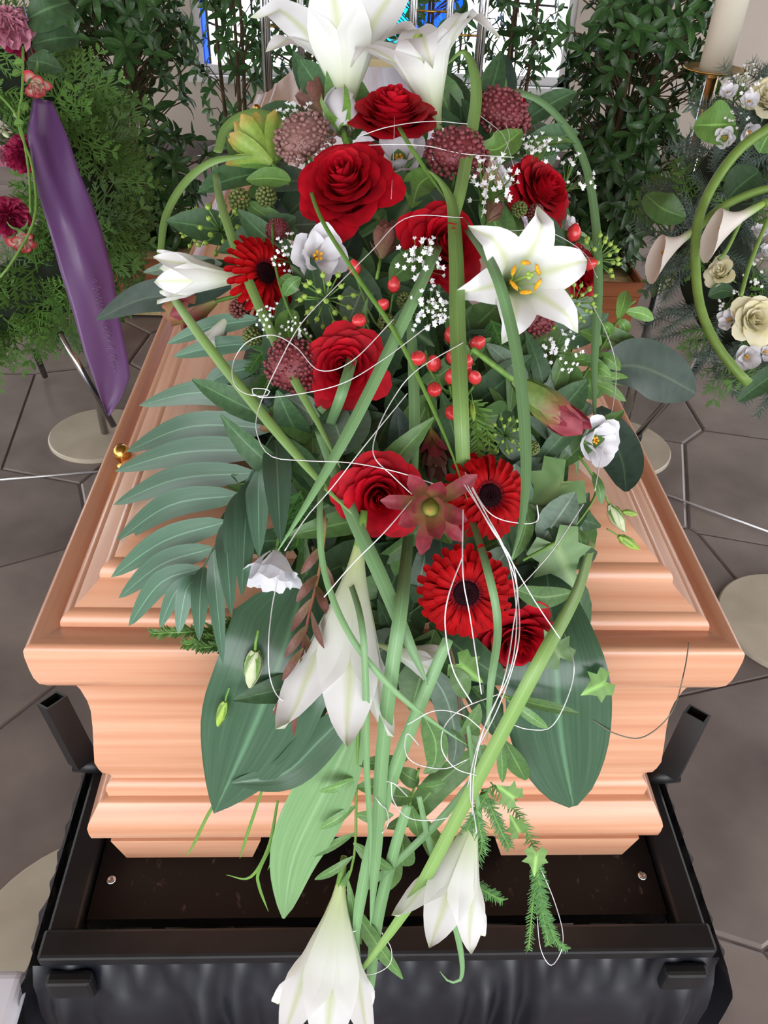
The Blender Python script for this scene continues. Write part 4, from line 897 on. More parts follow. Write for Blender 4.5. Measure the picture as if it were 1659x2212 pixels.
# dark conifer tuft under the frond at the lid edge
def needle_tuft(label, name, paths, m, lift, cat, nl=.012, n=46, group=None, pt=None, rad=.0006, spread=1.0):
    f = pt or (lambda x, y: B(x, y, lift)); b0 = f(*paths[0][0]); t = thing(name, label, cat, group, M.Translation(b0)); r_ = random.Random(len(label))
    for pa in paths:
        P = catmull([f(*q) - b0 for q in pa], n); obj('stem', tube(P, .0009, 4).me('stem', STEM), t); g = G()
        for j in range(1, n):
            tn = (P[j] - P[j - 1]).normalized(); s = tn.cross(FW).normalized()
            for sd in (-1, 1, -1, 1):
                d = (tn * .7 + s * sd * r_.uniform(.4, 1.1) * spread - FW * r_.uniform(-.5, .7)).normalized() * nl * r_.uniform(.6, 1.1) * (1 - .5 * (j / n) ** 3)
                strip([P[j], P[j] + d], lambda v: rad * (1 - .6 * v), -FW, 1, g=g)
        o = obj('needles', g.me('needles', m), t); o['kind'] = 'stuff'
    return t
needle_tuft('dark conifer sprigs under the palm frond along the lid edge', 'conifer_sprig', [[(560, 1330), (450, 1360), (330, 1368)], [(560, 1350), (470, 1380), (400, 1392)], [(560, 1340), (520, 1385), (430, 1400)]], THUJA, 0, 'conifer sprig', .012, 40, None, lambda x, y: on_drop(x, y, .55), .0012)
AF = 'asparagus ferns of the coffin spray'
needle_tuft('feathery asparagus fern hanging right over the trolley deck', 'asparagus_fern', [[(1060, 1690), (1125, 1770), (1160, 1865), (1150, 1960), (1142, 2050)], [(1160, 1865), (1175, 1960), (1200, 2030), (1225, 2050)], [(1160, 1870), (1168, 1950), (1185, 2040)]], ASPAR, .0, 'fern', .010, 60, AF)
needle_tuft('fine asparagus fern lying over the lily at lower right', 'asparagus_fern', [[(1060, 1700), (1010, 1790), (985, 1860)], [(1030, 1760), (1040, 1830), (1010, 1890), (990, 1905)], [(985, 1895), (1030, 1915), (1085, 1945)], [(1050, 1720), (1080, 1790), (1100, 1830)]], ASPAR, .03, 'fern', .010, 40, AF)
needle_tuft('soft green fern tuft beside the bell-shaped white bloom', 'asparagus_fern', [[(650, 1060), (625, 1110), (605, 1170)], [(655, 1080), (650, 1130), (640, 1180)]], ASPAR, .02, 'fern', .014, 34, AF)
needle_tuft('soft green fern tuft left of the dark maroon cluster', 'asparagus_fern', [[(620, 740), (570, 760), (540, 800)], [(620, 760), (590, 800), (570, 840)]], ASPAR, .01, 'fern', .014, 34, AF)
needle_tuft('soft green fern tuft under the open lily', 'asparagus_fern', [[(1080, 680), (1120, 720), (1160, 770)], [(1060, 690), (1080, 740), (1100, 800)]], ASPAR, .01, 'fern', .014, 34, AF)
needle_tuft('thin green sprig hanging below the red berries', 'asparagus_fern', [[(1010, 860), (1045, 900), (1060, 990)], [(1020, 870), (1030, 930), (1035, 985)]], STEM, .02, 'fern', .012, 14, AF, rad=.0012)

# --- grass blades
BG = 'long strap leaves of the coffin spray'
def blade(label, pts, w, m=BLADE, lift=.06, tw=0.0, tip=True, n=40):
    P = [B(q[0], q[1], lift + (q[2] if len(q) > 2 else 0) - (.075 if i == 0 and lift > .045 else 0)) for i, q in enumerate(pts)]; sc = D(pts[len(pts) // 2][0], pts[len(pts) // 2][1]) / F_PX * w / 2; b0 = P[0].copy()
    Q = [p - b0 for p in catmull(P, n)]
    wf = (lambda v: sc * (.75 + .25 * math.sin(PI * v)) * (1 - max(0, (v - .72) / .28) ** 2 * .9)) if tip else (lambda v: sc)
    tag(obj('strap_leaf', strip(Q, wf, -FW, 2, .22, twist=tw, thick=.0004).me('blade', m), mx=M.Translation(b0)), label, 'long leaf', BG)
blade('broad light green blade rising straight up through the middle past the red berries', [(1004, 1092), (996, 900), (988, 700), (985, 560), (975, 440), (945, 385), (918, 365)], 30, BLADE, .075)
blade('light blade arching over beside the right upright lily', [(940, 590, -.01), (985, 450), (1008, 340), (1028, 220), (1022, 150), (1000, 112), (965, 140)], 24, BLADE, .07)
blade('long blade running from the middle down to the left over the wire loop rose', [(985, 440), (920, 590), (840, 760), (760, 920), (680, 1060), (600, 1190)], 25, BLADEB, .07)
blade('dark edged blade passing left of the open lily down the right side', [(985, 460), (1060, 570), (1100, 690), (1125, 830), (1136, 1000), (1128, 1120), (1105, 1210)], 23, BLADEB, .112)
blade('blade crossing from the upper left over the side-on gerbera', [(462, 340), (478, 440), (530, 590), (610, 770), (690, 920), (735, 1010)], 21, BLADE, .055)
blade('light green blade from the far left crossing above the palm frond', [(350, 600), (400, 680), (490, 800), (600, 935), (700, 1050), (760, 1110)], 22, BLADE, .05)
blade('wide blade running down right beside the hanging lily', [(690, 930), (760, 1110), (820, 1240), (875, 1370), (925, 1480)], 30, BLADEB, .045)
blade('wide bluish blade hanging straight right of the hanging lily', [(885, 1130), (868, 1300), (845, 1460), (825, 1640), (812, 1850), (800, 2000)], 28, BLADEB, .05)
blade('long blade running from the gerbera down left into the lowest lily', [(968, 1380), (900, 1540), (840, 1700), (795, 1860), (770, 2010), (780, 2090)], 26, BLADEB, .045)
blade('bright long blade from the right side down over the lower right lily', [(1278, 1170), (1245, 1280), (1170, 1420), (1080, 1590), (985, 1770), (880, 1960), (740, 2150)], 29, BLADE, .06)
blade('large arch of green grass at the far left', [(346, 560), (358, 470), (400, 395), (460, 350), (545, 336)], 17, BLADE, .04)
blade('broad green arch at the upper left over the coffin edge', [(470, 330), (492, 275), (545, 248), (600, 262), (650, 300)], 24, BLADE, .03)
blade('thin dark arch at the right edge running down beside the open lily', [(1060, 196), (1150, 210), (1215, 265), (1262, 350), (1285, 470), (1292, 620), (1284, 780), (1285, 950)], 19, BLADEB, .02)
blade('thin dark curved blade left of the hanging lily sweeping to the lower right', [(712, 930), (692, 1080), (700, 1230), (755, 1370), (850, 1490), (950, 1570), (1010, 1610)], 13, BLADEB, .06)
blade('narrow blade hanging down over the hanging lily', [(735, 1200), (778, 1330), (790, 1480), (792, 1650), (800, 1800), (798, 1900)], 13, BLADEB, .065)
blade('narrow blade curling up at its tip before the black skirt', [(905, 1720), (930, 1830), (970, 1950), (996, 2060), (995, 2115), (970, 2120), (950, 2098)], 13, BLADEB, .03)
blade('upright blade behind the crossing blades right of the wire loop rose', [(890, 1080), (895, 900), (888, 720), (870, 640)], 22, BLADEB, .03)
blade('thin stem-like blade crossing from the largest rose to the upper gerbera', [(655, 300), (680, 440), (760, 580), (860, 730), (960, 940), (1010, 1080)], 9, STEM, .075)
blade('short thin blade on top of the topmost rose', [(838, 225), (870, 290), (915, 360), (970, 440)], 9, STEM, .06)
blade('short blade left of the lying lily reaching the wires', [(700, 950), (735, 860), (765, 760), (795, 640)], 22, BLADEB, .05)
blade('bluish blade hanging beside the lowest lily', [(880, 1740), (845, 1860), (812, 2010), (795, 2200)], 24, BLADEB, .03)
blade('narrow crossing blade between the two lower lilies', [(1040, 1660), (960, 1760), (880, 1840), (790, 1920), (760, 1960)], 16, BLADEB, .03)
blade('thin upright blade at the lower right beside the lily throat', [(1010, 1560), (1030, 1720), (1050, 1850)], 10, BLADEB, .03)
blade('narrow blade right of the lower gerbera', [(1005, 1080), (1050, 1220), (1075, 1350), (1060, 1480), (1052, 1600)], 16, BLADEB, .075)
for k, (lb, p) in enumerate((('thin grass tip hanging furthest left below the aspidistra leaf', [(500, 1690), (455, 1750), (415, 1830), (400, 1850)]), ('thin grass tip curling under the long light green leaf', [(600, 1730), (580, 1830), (540, 1895), (488, 1890)]), ('thin straight grass tip left of the long light green leaf', [(640, 1700), (600, 1830), (578, 1880)]), ('thin grass tip ending in a small curl on the deck', [(600, 1800), (560, 1880), (560, 1915), (580, 1970)]), ('thin grass tip over the base moulding', [(565, 1710), (535, 1800), (518, 1855)]))):
    blade(lb, p, 7, STEM, .0)
# --- wires
WG = 'decorative wires of the coffin spray'
def wire(label, pts, lift=.08, r=.00048, m=SILVER, n=60, name='silver_wire'):
    P = [B(q[0], q[1], lift + .006 * math.sin(i * 1.9)) for i, q in enumerate(pts)]; b0 = P[0].copy()
    tag(obj(name, tube([p - b0 for p in catmull(P, n)], r, 5).me('wire', m), mx=M.Translation(b0)), label, 'wire', WG)
wire('short shiny wire across the topmost rose', [(772, 296), (840, 274), (930, 262), (1010, 268)])
wire('shiny wire from the largest rose over the maroon bead cluster', [(770, 315), (850, 312), (925, 316), (1000, 332), (1110, 340)])
wire('long wire curving down the left side and back over the deep red rose', [(1000, 470), (880, 470), (800, 545), (720, 625), (650, 700), (600, 790), (560, 880), (555, 935), (585, 985), (660, 995), (760, 1000), (860, 1020), (950, 1050)])
wire('wire loop left of the rose with a small curl', [(850, 690), (760, 780), (690, 800), (640, 750), (590, 724), (535, 738), (505, 780), (505, 825), (530, 850), (575, 855), (580, 842), (545, 840), (560, 858), (640, 852), (740, 828), (830, 775), (930, 700)], .085, n=110)
wire('wire in wide bend behind the upright blade', [(1000, 740), (900, 800), (850, 860), (815, 930), (808, 985), (850, 1030), (890, 1068)])
wire('wire running left along the wide blade to the palm frond', [(880, 850), (790, 960), (720, 1050), (660, 1120), (615, 1190)])
wire('outermost right strand of the wire bundle over the gerberas', [(1012, 1040), (1060, 1110), (1120, 1130), (1160, 1125), (1160, 1090)])
for k, p in enumerate(([(1005, 1020), (1050, 1110), (1092, 1190), (1112, 1280), (1115, 1370), (1098, 1460), (1050, 1560), (1025, 1660), (1020, 1760)], [(1000, 1030), (1060, 1140), (1105, 1210), (1120, 1300), (1118, 1400), (1080, 1520), (1030, 1620)], [(1008, 1035), (1070, 1150), (1115, 1260), (1108, 1360), (1085, 1480), (1035, 1600), (1010, 1700)], [(1002, 1045), (1075, 1160), (1150, 1290), (1210, 1380)])):
    wire(('leftmost long strand', 'second long strand', 'third long strand', 'short straight right strand')[k] + ' of the wire bundle falling over the lower gerbera', p, .095)
wire('wire crossing the lower gerbera centre down to the leaf', [(1000, 1100), (1000, 1240), (1015, 1330), (1030, 1430), (1040, 1500)], .1)
wire('wire bowed left over the lower gerbera', [(1000, 1200), (968, 1290), (962, 1360), (980, 1450), (1020, 1520)], .1)
wire('wire hanging in a bow from the bell-shaped bloom', [(605, 1230), (588, 1310), (580, 1400), (585, 1470), (610, 1512), (665, 1515)], .05)
wire('wire lying diagonally over the hanging lily neck', [(890, 1080), (830, 1150), (760, 1220), (700, 1290)], .08)
wire('wire crossing to the ivy leaves on the right', [(1260, 1090), (1200, 1180), (1150, 1240), (1100, 1290)], .05)
wire('wire hanging in a wide bow below the bright blade', [(1220, 1370), (1240, 1440), (1225, 1510), (1190, 1570), (1140, 1575), (1095, 1560)], .04)
wire('small wire circle at the lower middle leaves', [(880, 1720), (850, 1692), (822, 1690), (808, 1712), (820, 1735), (835, 1750), (838, 1780), (825, 1800)], .05)
wire('wire bow under the small wire circle', [(845, 1690), (850, 1730), (880, 1765), (930, 1772), (990, 1762)], .05)
wire('large wire ring in front of the middle leaves', [(880, 1565), (940, 1535), (1000, 1545), (1040, 1575)], .06)
wire('oval wire loop below the large ring', [(1075, 1500), (1000, 1530), (960, 1570), (955, 1620), (985, 1660), (1030, 1675)], .06)
wire('wire loop with a kink left of the oval loop', [(905, 1610), (880, 1585), (876, 1625), (900, 1650), (960, 1660), (1010, 1640)], .06)
wire('pair of vertical wire strands over the neck of the lower right lily', [(1018, 1660), (1016, 1720), (1024, 1760), (1030, 1800)], .06)
wire('wire drop hanging lowest at the right before the trolley rail', [(1165, 1870), (1195, 1940), (1215, 2010), (1212, 2055), (1190, 2085), (1168, 2050), (1160, 1980)], .0)
wire('wire hanging in front of the lowest lily', [(770, 2010), (690, 2040), (650, 2110), (625, 2160), (622, 2240)], .05)
wire('thin wire ring right of the lowest lily', [(745, 2100), (800, 2105), (840, 2085), (845, 2050), (825, 2015)], .04)
wire('long wire arching down at the right past the white bloom', [(1270, 640), (1310, 720), (1330, 790), (1325, 870), (1300, 980), (1285, 1060)], .03)
wire('fine wire rising above the topmost rose', [(845, 430), (850, 330), (852, 240), (848, 185)], .06, .00035)
wire('fine straw-like wires tangled over the upper right bead cluster', [(1040, 470), (1060, 380), (1100, 300), (1075, 240), (1050, 200), (1030, 240), (1085, 290), (1110, 360)], .05, .0004)
wire('fine wire in front of the open lily', [(1020, 500), (1080, 500), (1180, 500), (1260, 545), (1290, 600)], .06, .00035)
wire('fine wire bow hanging over the rim right to the coffin end', [(1490, 1372, 0), (1478, 1450), (1450, 1540), (1390, 1592), (1330, 1585), (1280, 1555)], .0, .0006, DWIRE, name='dull_wire')
# ------------------------------------------------------------------ background: planters with laurel, chrome rods, stands, wreaths
def planter(label, xa, xb, ya, yb, h):
    cxp, cyp = (xa + xb) / 2, (ya + yb) / 2; hx, hy = (xb - xa) / 2, (yb - ya) / 2
    t = thing('wooden_planter', label, 'planter', 'planters behind the coffin', M.Translation((cxp, cyp, 0))); k = .88; n = 4
    for s in range(4):
        for i in range(n):      # tapered boards
            z0, z1 = .012 + (h - .012) * i / n + .002, .012 + (h - .012) * (i + 1) / n
            f0_, f1_ = lerp(k, 1, z0 / h), lerp(k, 1, z1 / h)
            a = [(-hx * f0_, -hy * f0_, z0), (hx * f0_, -hy * f0_, z0), (hx * f1_, -hy * f1_, z1), (-hx * f1_, -hy * f1_, z1)]
            if s == 1: a = [(hx * f0_, -hy * f0_, z0), (hx * f0_, hy * f0_, z0), (hx * f1_, hy * f1_, z1), (hx * f1_, -hy * f1_, z1)]
            if s == 2: a = [(hx * f0_, hy * f0_, z0), (-hx * f0_, hy * f0_, z0), (-hx * f1_, hy * f1_, z1), (hx * f1_, hy * f1_, z1)]
            if s == 3: a = [(-hx * f0_, hy * f0_, z0), (-hx * f0_, -hy * f0_, z0), (-hx * f1_, -hy * f1_, z1), (-hx * f1_, hy * f1_, z1)]
            inn = [V(p) * .95 + V((0, 0, p[2] * .05)) for p in a]; vs = [V(p) for p in a] + inn
            obj('board', mesh('board', vs, [(0, 1, 2, 3), (7, 6, 5, 4), (0, 4, 5, 1), (3, 2, 6, 7), (1, 5, 6, 2), (0, 3, 7, 4)], PLANTW, smooth=False), t)
    obj('gravel', G().box(-hx * .9, hx * .9, -hy * .9, hy * .9, .01, h - .025).me('gravel', SOIL, False), t)
    return V((cxp, cyp, h - .03))
pl = on_drop(130, 690, 1.5); pr = on_drop(1365, 735, 1.5)
P1 = planter('tapered wooden planter at the left behind the purple ribbon', on_y(150, 640, 3.15).x, on_y(430, 640, 3.15).x, 3.15, 3.75, .25)
P2 = planter('tapered wooden planter at the right behind the coffin', on_y(1150, 660, 3.05).x, on_y(1388, 640, 3.05).x, 3.05, 3.6, .25)
LAUR = [leaf_proto(.075, .026, LAUREL, .25, .35, 6, 2, .95, 'laurel'), leaf_proto(.065, .024, LAUREL, -.2, .3, 6, 2, 1.0, 'laurel'), leaf_proto(.085, .028, LAUREL, .45, .3, 6, 2, .9, 'laurel')]
def laurel(label, base, prof, nw, seed, group='laurel trees behind the coffin', lean=(0, 0)):
    """prof: (height, half width) of the foliage column above base"""
    r_ = random.Random(seed); t = thing('laurel_tree', label, 'tree', group, M.Translation(base)); top = prof[-1][0]; tw = G(); items = []
    for k in range(3):
        a = k * 2.1 + seed; obj('trunk', tube(catmull([V((.05 * math.cos(a), .05 * math.sin(a), 0)), V((.07 * math.cos(a), .07 * math.sin(a), top * .4)), V((.03 * math.cos(a) + lean[0], .03 * math.sin(a), top * .95))], 10), lambda v: .012 * (1 - .7 * v), 6).me('trunk', TWIG), t)
    for k in range(nw):
        z = r_.uniform(prof[0][0], top); w = table(prof, z); a = r_.uniform(0, 2 * PI); rr_ = w * math.sqrt(r_.uniform(.12, 1)); p = V((rr_ * math.cos(a) + lean[0] * z / top, rr_ * .8 * math.sin(a), z))
        out = V((math.cos(a) * .9, math.sin(a) * .9, r_.uniform(-.1, .9))).normalized()
        tube([V((p.x * .25, p.y * .25, z - .12)), p - out * .04, p + out * .02], .0025, 4, tw, False)
        n = r_.choice((4, 5, 6)); off = r_.uniform(0, 6)
        for i in range(n):
            b = off + i * 2 * PI / n; fr = frame(p, out); d = (fr.to_3x3() @ V((math.cos(b), math.sin(b), r_.uniform(-.1, .7)))).normalized()
            nn = (out - d * out.dot(d)); nn = nn.normalized() if nn.length > .05 else V((0, 0, 1)); x = d.cross(nn).normalized(); s = r_.uniform(.8, 1.2)
            mx = M(((x.x * s, d.x * s, nn.x * s, p.x), (x.y * s, d.y * s, nn.y * s, p.y), (x.z * s, d.z * s, nn.z * s, p.z), (0, 0, 0, 1)))
            items.append(((p + base - CAM).length, mx, r_.randrange(3)))
    items.sort(key=lambda q: q[0]); obj('twigs', tw.me('twigs', TWIG), t)['kind'] = 'stuff'
    for d_, mx, k in items[:300]: obj('leaf', LAUR[k], t, mx)
    g = G()
    for d_, mx, k in items[300:]:
        me = LAUR[k]; uv = me.uv_layers[0].data; u2 = {}
        for li, l in enumerate(me.loops): u2[l.vertex_index] = tuple(uv[li].uv)
        g.add([mx @ v.co for v in me.vertices], [tuple(p.vertices) for p in me.polygons], [u2[i] for i in range(len(me.vertices))])
    if g.v: obj('inner_leaves', g.me('inner_leaves', LAUREL), t)['kind'] = 'stuff'
laurel('bushy laurel tree in the left planter beside the purple ribbon', P1, [(0, .20), (.35, .29), (.9, .29), (1.4, .31), (1.75, .2)], 480, 1)
laurel('bushy laurel tree in the right planter beside the candle', P2 + V((.09, 0, 0)), [(0, .20), (.35, .27), (.9, .31), (1.4, .33), (1.75, .25)], 500, 2)
def potted(label, px, y, prof, nw, seed):
    b = on_y(px, 300, y); b.z = .30
    t = thing('plant_pot', 'dark clay pot under ' + label, 'pot', 'pots hidden behind the coffin', M.Translation((b.x, b.y, 0)))
    obj('wall', lathe([(.12, 0), (.16, .28), (.175, .28), (.175, .31), (.15, .31), (.14, .27)], 18).me('pot', MORTAR), t)
    laurel(label, b, prof, nw, seed)
potted('slender laurel tree in front of the left part of the window', 515, 4.5, [(.0, .10), (.2, .19), (.7, .19), (1.2, .19), (1.5, .12)], 105, 3)
potted('laurel tree behind the middle chrome rods and lilies', 690, 4.7, [(.0, .12), (.2, .36), (.8, .36), (1.2, .32), (1.5, .14)], 210, 4)
potted('laurel tree behind the right chrome rods', 900, 4.75, [(.0, .12), (.2, .36), (.8, .36), (1.2, .32), (1.5, .14)], 210, 5)
potted('slender laurel tree in front of the right part of the window', 1095, 4.6, [(.25, .10), (.5, .18), (.8, .2), (1.2, .2), (1.5, .12)], 85, 6)
# chrome rods with brass crossbars
yr = 4.05; rk = thing('chrome_rod_screen', 'row of upright chrome rods with brass crossbars behind the coffin head', 'rod screen', None, M.Translation((on_y(800, 100, yr).x, yr, 0)))
xs = [on_y(x, 90, yr).x for x in (575, 650, 731, 815, 890, 967, 1038)]; xo = rk.location.x
for k, x in enumerate(xs):
    obj('rod', tube([V((x - xo, 0, .03)), V((x - xo, 0, 1.95))], .021 if k in (0, 6) else .016, 14).me('rod', CHROME), rk)
    obj('rod_cap', lathe([(.0, 1.95), (.024, 1.95), (.024, 1.965), (0, 1.975)], 12).me('cap', CHROME), rk, M.Translation((x - xo, 0, 0)))
for k in range(6):
    z = on_y(lerp(575, 1038, (k + .5) / 6), (58, 40, 52, 66, 24, 76)[k], yr).z; obj('crossbar', tube([V((xs[k] - xo, 0, z)), V((xs[k + 1] - xo, 0, z))], .005, 8).me('crossbar', BRASS), rk)
obj('base_bar', G().box(xs[0] - xo - .05, xs[-1] - xo + .05, -.06, .06, 0, .03).me('base', CHROME, False), rk)
# pale yellow pedestal behind the coffin head
pd = on_y(808, 150, 3.15); ped = thing('pedestal', 'pale yellow pedestal behind the coffin head between the upright lilies', 'pedestal', None, M.Translation((pd.x, 3.2, 0)))
zt = on_y(808, 128, 3.15).z
obj('column', G().box(-.11, .11, -.03, .18, .04, zt - .03).me('column', CREAMP, False), ped); obj('top_board', G().box(-.13, .13, -.05, .2, zt - .03, zt).me('top', CREAMP, False), ped); obj('plinth', G().box(-.18, .18, -.05, .2, 0, .04).me('plinth', CREAMP, False), ped)

# stands
def disc_base(t, r, h=.014): obj('disc_base', lathe([(0, 0), (r, 0), (r, h - .003), (r - .004, h), (0, h)], 48).me('disc', DISC, False), t)
q = on_drop(1336, 962, 1.488); cs = thing('candle_stand', 'chrome candle stand with round stone foot and brass drip plate at the right', 'candle stand', None, M.Translation((q.x, q.y, 0)))
disc_base(cs, .17); pc = on_y(1550, 158, q.y)
obj('pole', tube([V((0, 0, .014)), V((0, 0, pc.z - .01))], .015, 16).me('pole', CHROME), cs)
obj('drip_plate', lathe([(.012, -.012), (.02, -.006), (.05, .0), (.077, .008), (.078, .011), (.05, .003), (.0, .001)], 32).me('plate', BRASS), cs, M.Translation((0, 0, pc.z)))
cn = thing('pillar_candle', 'tall ivory pillar candle on the brass plate at the right', 'candle', None, M.Translation((q.x, q.y, pc.z + .0012)))
obj('wax', lathe([(.0, 0), (.038, 0), (.038, .44), (.034, .446), (.01, .44), (0, .438)], 28).me('wax', WAX), cn); obj('wick', tube([V((0, 0, .435)), V((.002, 0, .455))], .0012, 5).me('wick', BLACK), cn)
def stand(label, c_px, r, tubes, name='wreath_stand'):
    p = on_drop(*c_px, 1.488); t = thing(name, label, 'stand', 'stone-footed stands round the coffin', M.Translation((p.x, p.y, 0))); disc_base(t, r)
    for a, b, rr_ in tubes: obj('tube', tube([V(a), V(b)], rr_, 12).me('tube', CHROME), t)
    return p
sl = stand('chrome wreath stand with round stone foot at the left behind the ribbon', (213, 936), .155, [((.02, 0, .014), (.02, 0, 1.2), .012)])
ax = at(143, 742, 2.25) - V((sl.x, sl.y, 0)); bx = at(246, 920, 2.42) - V((sl.x, sl.y, 0))
for o in [o for o in COL.objects if o.name.startswith('wreath_stand') and o.type == 'EMPTY'][:1]:
    obj('tube', tube([ax + (ax - bx) * .12, bx], .009, 12).me('tube', CHROME), o); 
    ay = at(76, 760, 2.5) - V((sl.x, sl.y, 0)); by = on_drop(97, 812, 1.49) - V((sl.x, sl.y, 0)); obj('rear_foot', tube([ay, by], .010, 10).me('tube', BLACK), o)
sr = stand('chrome wreath stand at the right with its stone foot cut by the picture edge', (1712, 1345), .185, [((0, 0, .014), (.02, .1, 1.1), .012)])
t2 = thing('wreath_easel', 'slanting chrome easel strut reaching from the right wreath to the floor', 'easel', None, M.Translation(V((0, 0, 0)))); a, b = at(1556, 738, 2.3), on_drop(1380, 936, 1.46)
t2.location = b; obj('tube', tube([a + (a - b) * .3 - b, V((0, 0, 0))], .011, 12).me('tube', CHROME), t2); obj('rubber_foot', lathe([(0, -.038), (.014, -.038), (.014, -.006), (.011, .0), (0, .0)], 10).me('foot', BLACK), t2)
s3 = stand('pale round stone stand foot on the floor left of the trolley', (205, 2075), .235, [], 'floor_stand')
bp = on_drop(0, 2150, 1.02); wb = thing('white_stool', 'white stool corner at the lower left beside the trolley', 'stool', None, M.Translation((bp.x - .10, bp.y - .11, 0)))
wbx = on_drop(42, 2160, 1.02).x - (bp.x - .10)
o = obj('seat', G().box(wbx - .3, wbx, -.25, .14, .455, .48).me('seat', WHITEP, False), wb); mb = o.modifiers.new('b', 'BEVEL'); mb.width = .03; mb.segments = 4
for lx in (wbx - .27, wbx - .03):
    for ly in (-.22, .11): obj('leg', G().box(lx - .015, lx + .015, ly - .015, ly + .015, 0, .455).me('leg', CHROME, False), wb)
for k, (a, b, lb) in enumerate((((-60, 1043), (230, 1018), 'thin bright metal strip on the floor left of the coffin'), ((1400, 1055), (1720, 1172), 'thin bright metal strip on the floor right of the coffin'))):
    A, Bp = on_drop(*a, 1.499), on_drop(*b, 1.499); tag(obj('floor_strip', tube([V((0, 0, 0)), Bp - A], .0032, 6).me('strip', SILVER), mx=M.Translation(A + V((0, 0, .002)))), lb, 'metal strip')

# --- wreaths
def thuja_sprig():
    g = G(); r_ = random.Random(5)
    def br(p, d, L, lv):
        n = 5; P = [p + d * (L * i / (n - 1)) + V((0, 0, -.12 * L * (i / (n - 1)) ** 2)) for i in range(n)]; strip(P, lambda v: .0022 * (1 - .6 * v), V((0, 0, 1)), 1, g=g)
        if lv:
            for i in range(1, n):
                for s in (-1, 1):
                    a = s * r_.uniform(.5, .9); e = V((d.x * math.cos(a) - d.y * math.sin(a), d.x * math.sin(a) + d.y * math.cos(a), r_.uniform(-.15, .15))); br(P[i], e, L * .5 * (1.15 - i / n), lv - 1)
    br(V((0, 0, 0)), V((0, 1, 0)), .11, 2); return g.me('sprig', THUJA)
def fir_sprig():
    g = G(); r_ = random.Random(6); P = [V((0, .10 * i / 15, -.01 * (i / 15) ** 2)) for i in range(16)]; tube(P, .0014, 4, g)
    for i in range(1, 16):
        for k in range(8):
            a = k * PI / 4 + i; d = V((math.cos(a), .55, math.sin(a))).normalized() * .019 * r_.uniform(.8, 1.1); strip([P[i], P[i] + d], lambda v: .0009 * (1 - .7 * v), V((.3, .2, 1)), 1, g=g)
    return g.me('fir', FIR)
TH, FI = thuja_sprig(), fir_sprig()
def wreath(label, ctr, R, r, nrm, kinds, n, seed, core_m):
    t = thing('funeral_wreath', label, 'wreath', None, frame(ctr, nrm)); r_ = random.Random(seed); g = G()
    def fn(u, v): a, b = u * 2 * PI, v * 2 * PI; return V(((R + r * .62 * math.cos(b)) * math.cos(a), (R + r * .62 * math.cos(b)) * math.sin(a), r * .5 * math.sin(b)))
    grid(48, 12, fn, g); obj('moss_ring', g.me('ring', core_m), t)
    for k in range(n):
        a = r_.uniform(0, 2 * PI); b = r_.uniform(-1.3, 2.2); cr = V((math.cos(a), math.sin(a), 0)); p = cr * (R + r * .55 * math.cos(b)) + V((0, 0, r * .5 * math.sin(b)))
        o = (cr * math.cos(b) + V((0, 0, math.sin(b)))).normalized(); tg = V((-math.sin(a), math.cos(a), 0)) * r_.choice((-1, 1)); y = (o * .75 + tg * r_.uniform(.1, .8) + V((r_.gauss(0, .25), r_.gauss(0, .25), r_.gauss(0, .2)))).normalized()
        x = y.cross(V((0, 0, 1)) + o * .4).normalized(); z = x.cross(y); s = r_.uniform(1.0, 1.5) * r / .16
        obj('sprig', r_.choices((TH, FI), kinds)[0], t, M(((x.x * s, y.x * s, z.x * s, p.x), (x.y * s, y.y * s, z.y * s, p.y), (x.z * s, y.z * s, z.z * s, p.z), (0, 0, 0, 1))))
    return t
wl_c = at(-95, 405, 2.2); wreath('large green conifer wreath with pink flowers at the left edge', wl_c, .31, .155, V((.12, -1, .35)), (1, 0), 300, 1, MOSS)
wr_c = at(1762, 505, 2.05); wreath('fir and greenery wreath with white flowers at the right edge', wr_c, .245, .15, V((-.15, -1, .35)), (.15, 1), 300, 2, MOSS)
CG = 'flowers of the left wreath'
def wf(name, label, cat, key, fn, px, py, size, face, d, group=CG, roll=0): flower(name, label, cat, group, key, fn, px, py, size, face, roll, 0, d)
wf('carnation', 'pale pink carnation at the upper left corner', 'carnation', ('carn', 'p'), lambda: carn_meshes(1, PINK), 18, 52, 125, (.3, .3, .9), 1.93)
wf('carnation', 'magenta carnation behind the pale pink one', 'carnation', ('carn', 'm'), lambda: carn_meshes(2, MAGENTA), 52, 78, 105, (.5, .1, .8), 2.0)
wf('carnation', 'magenta carnation beside the top of the purple ribbon', 'carnation', ('carn', 'm'), None, 50, 330, 95, (.3, 0, .95), 1.9)
wf('carnation', 'small pale pink carnation at the left edge by the ribbon', 'carnation', ('carn', 'p'), None, 5, 335, 55, (.2, 0, .95), 1.9)
wf('carnation', 'magenta carnation lower at the left edge', 'carnation', ('carn', 'm'), None, 18, 468, 100, (.2, -.1, .95), 1.9)
wf('rose', 'white rose with red rims above the purple ribbon', 'rose', ('rose', 'b'), lambda: rose_meshes(5, BICOL, 16, .5), 78, 180, 98, (.25, -.8, .35), 1.88)
wf('rose', 'white rose with red rims lowest at the left edge', 'rose', ('rose', 'b'), None, 48, 518, 94, (.25, -.85, .35), 1.9, roll=1)
for k, (lb, px, py, s) in enumerate((('small greenish white bud beside the ribbon top', 32, 245, 34), ('second small greenish white bud below the first', 8, 285, 36))):
    p0 = at(px, py, 1.88); plant('flower_bud', lb, 'bud', CG, proto(('bud', 2, WGREEN.name), None), frame(p0, cdir(.5, -.5, .5), 0, s * 1.9 / F_PX))
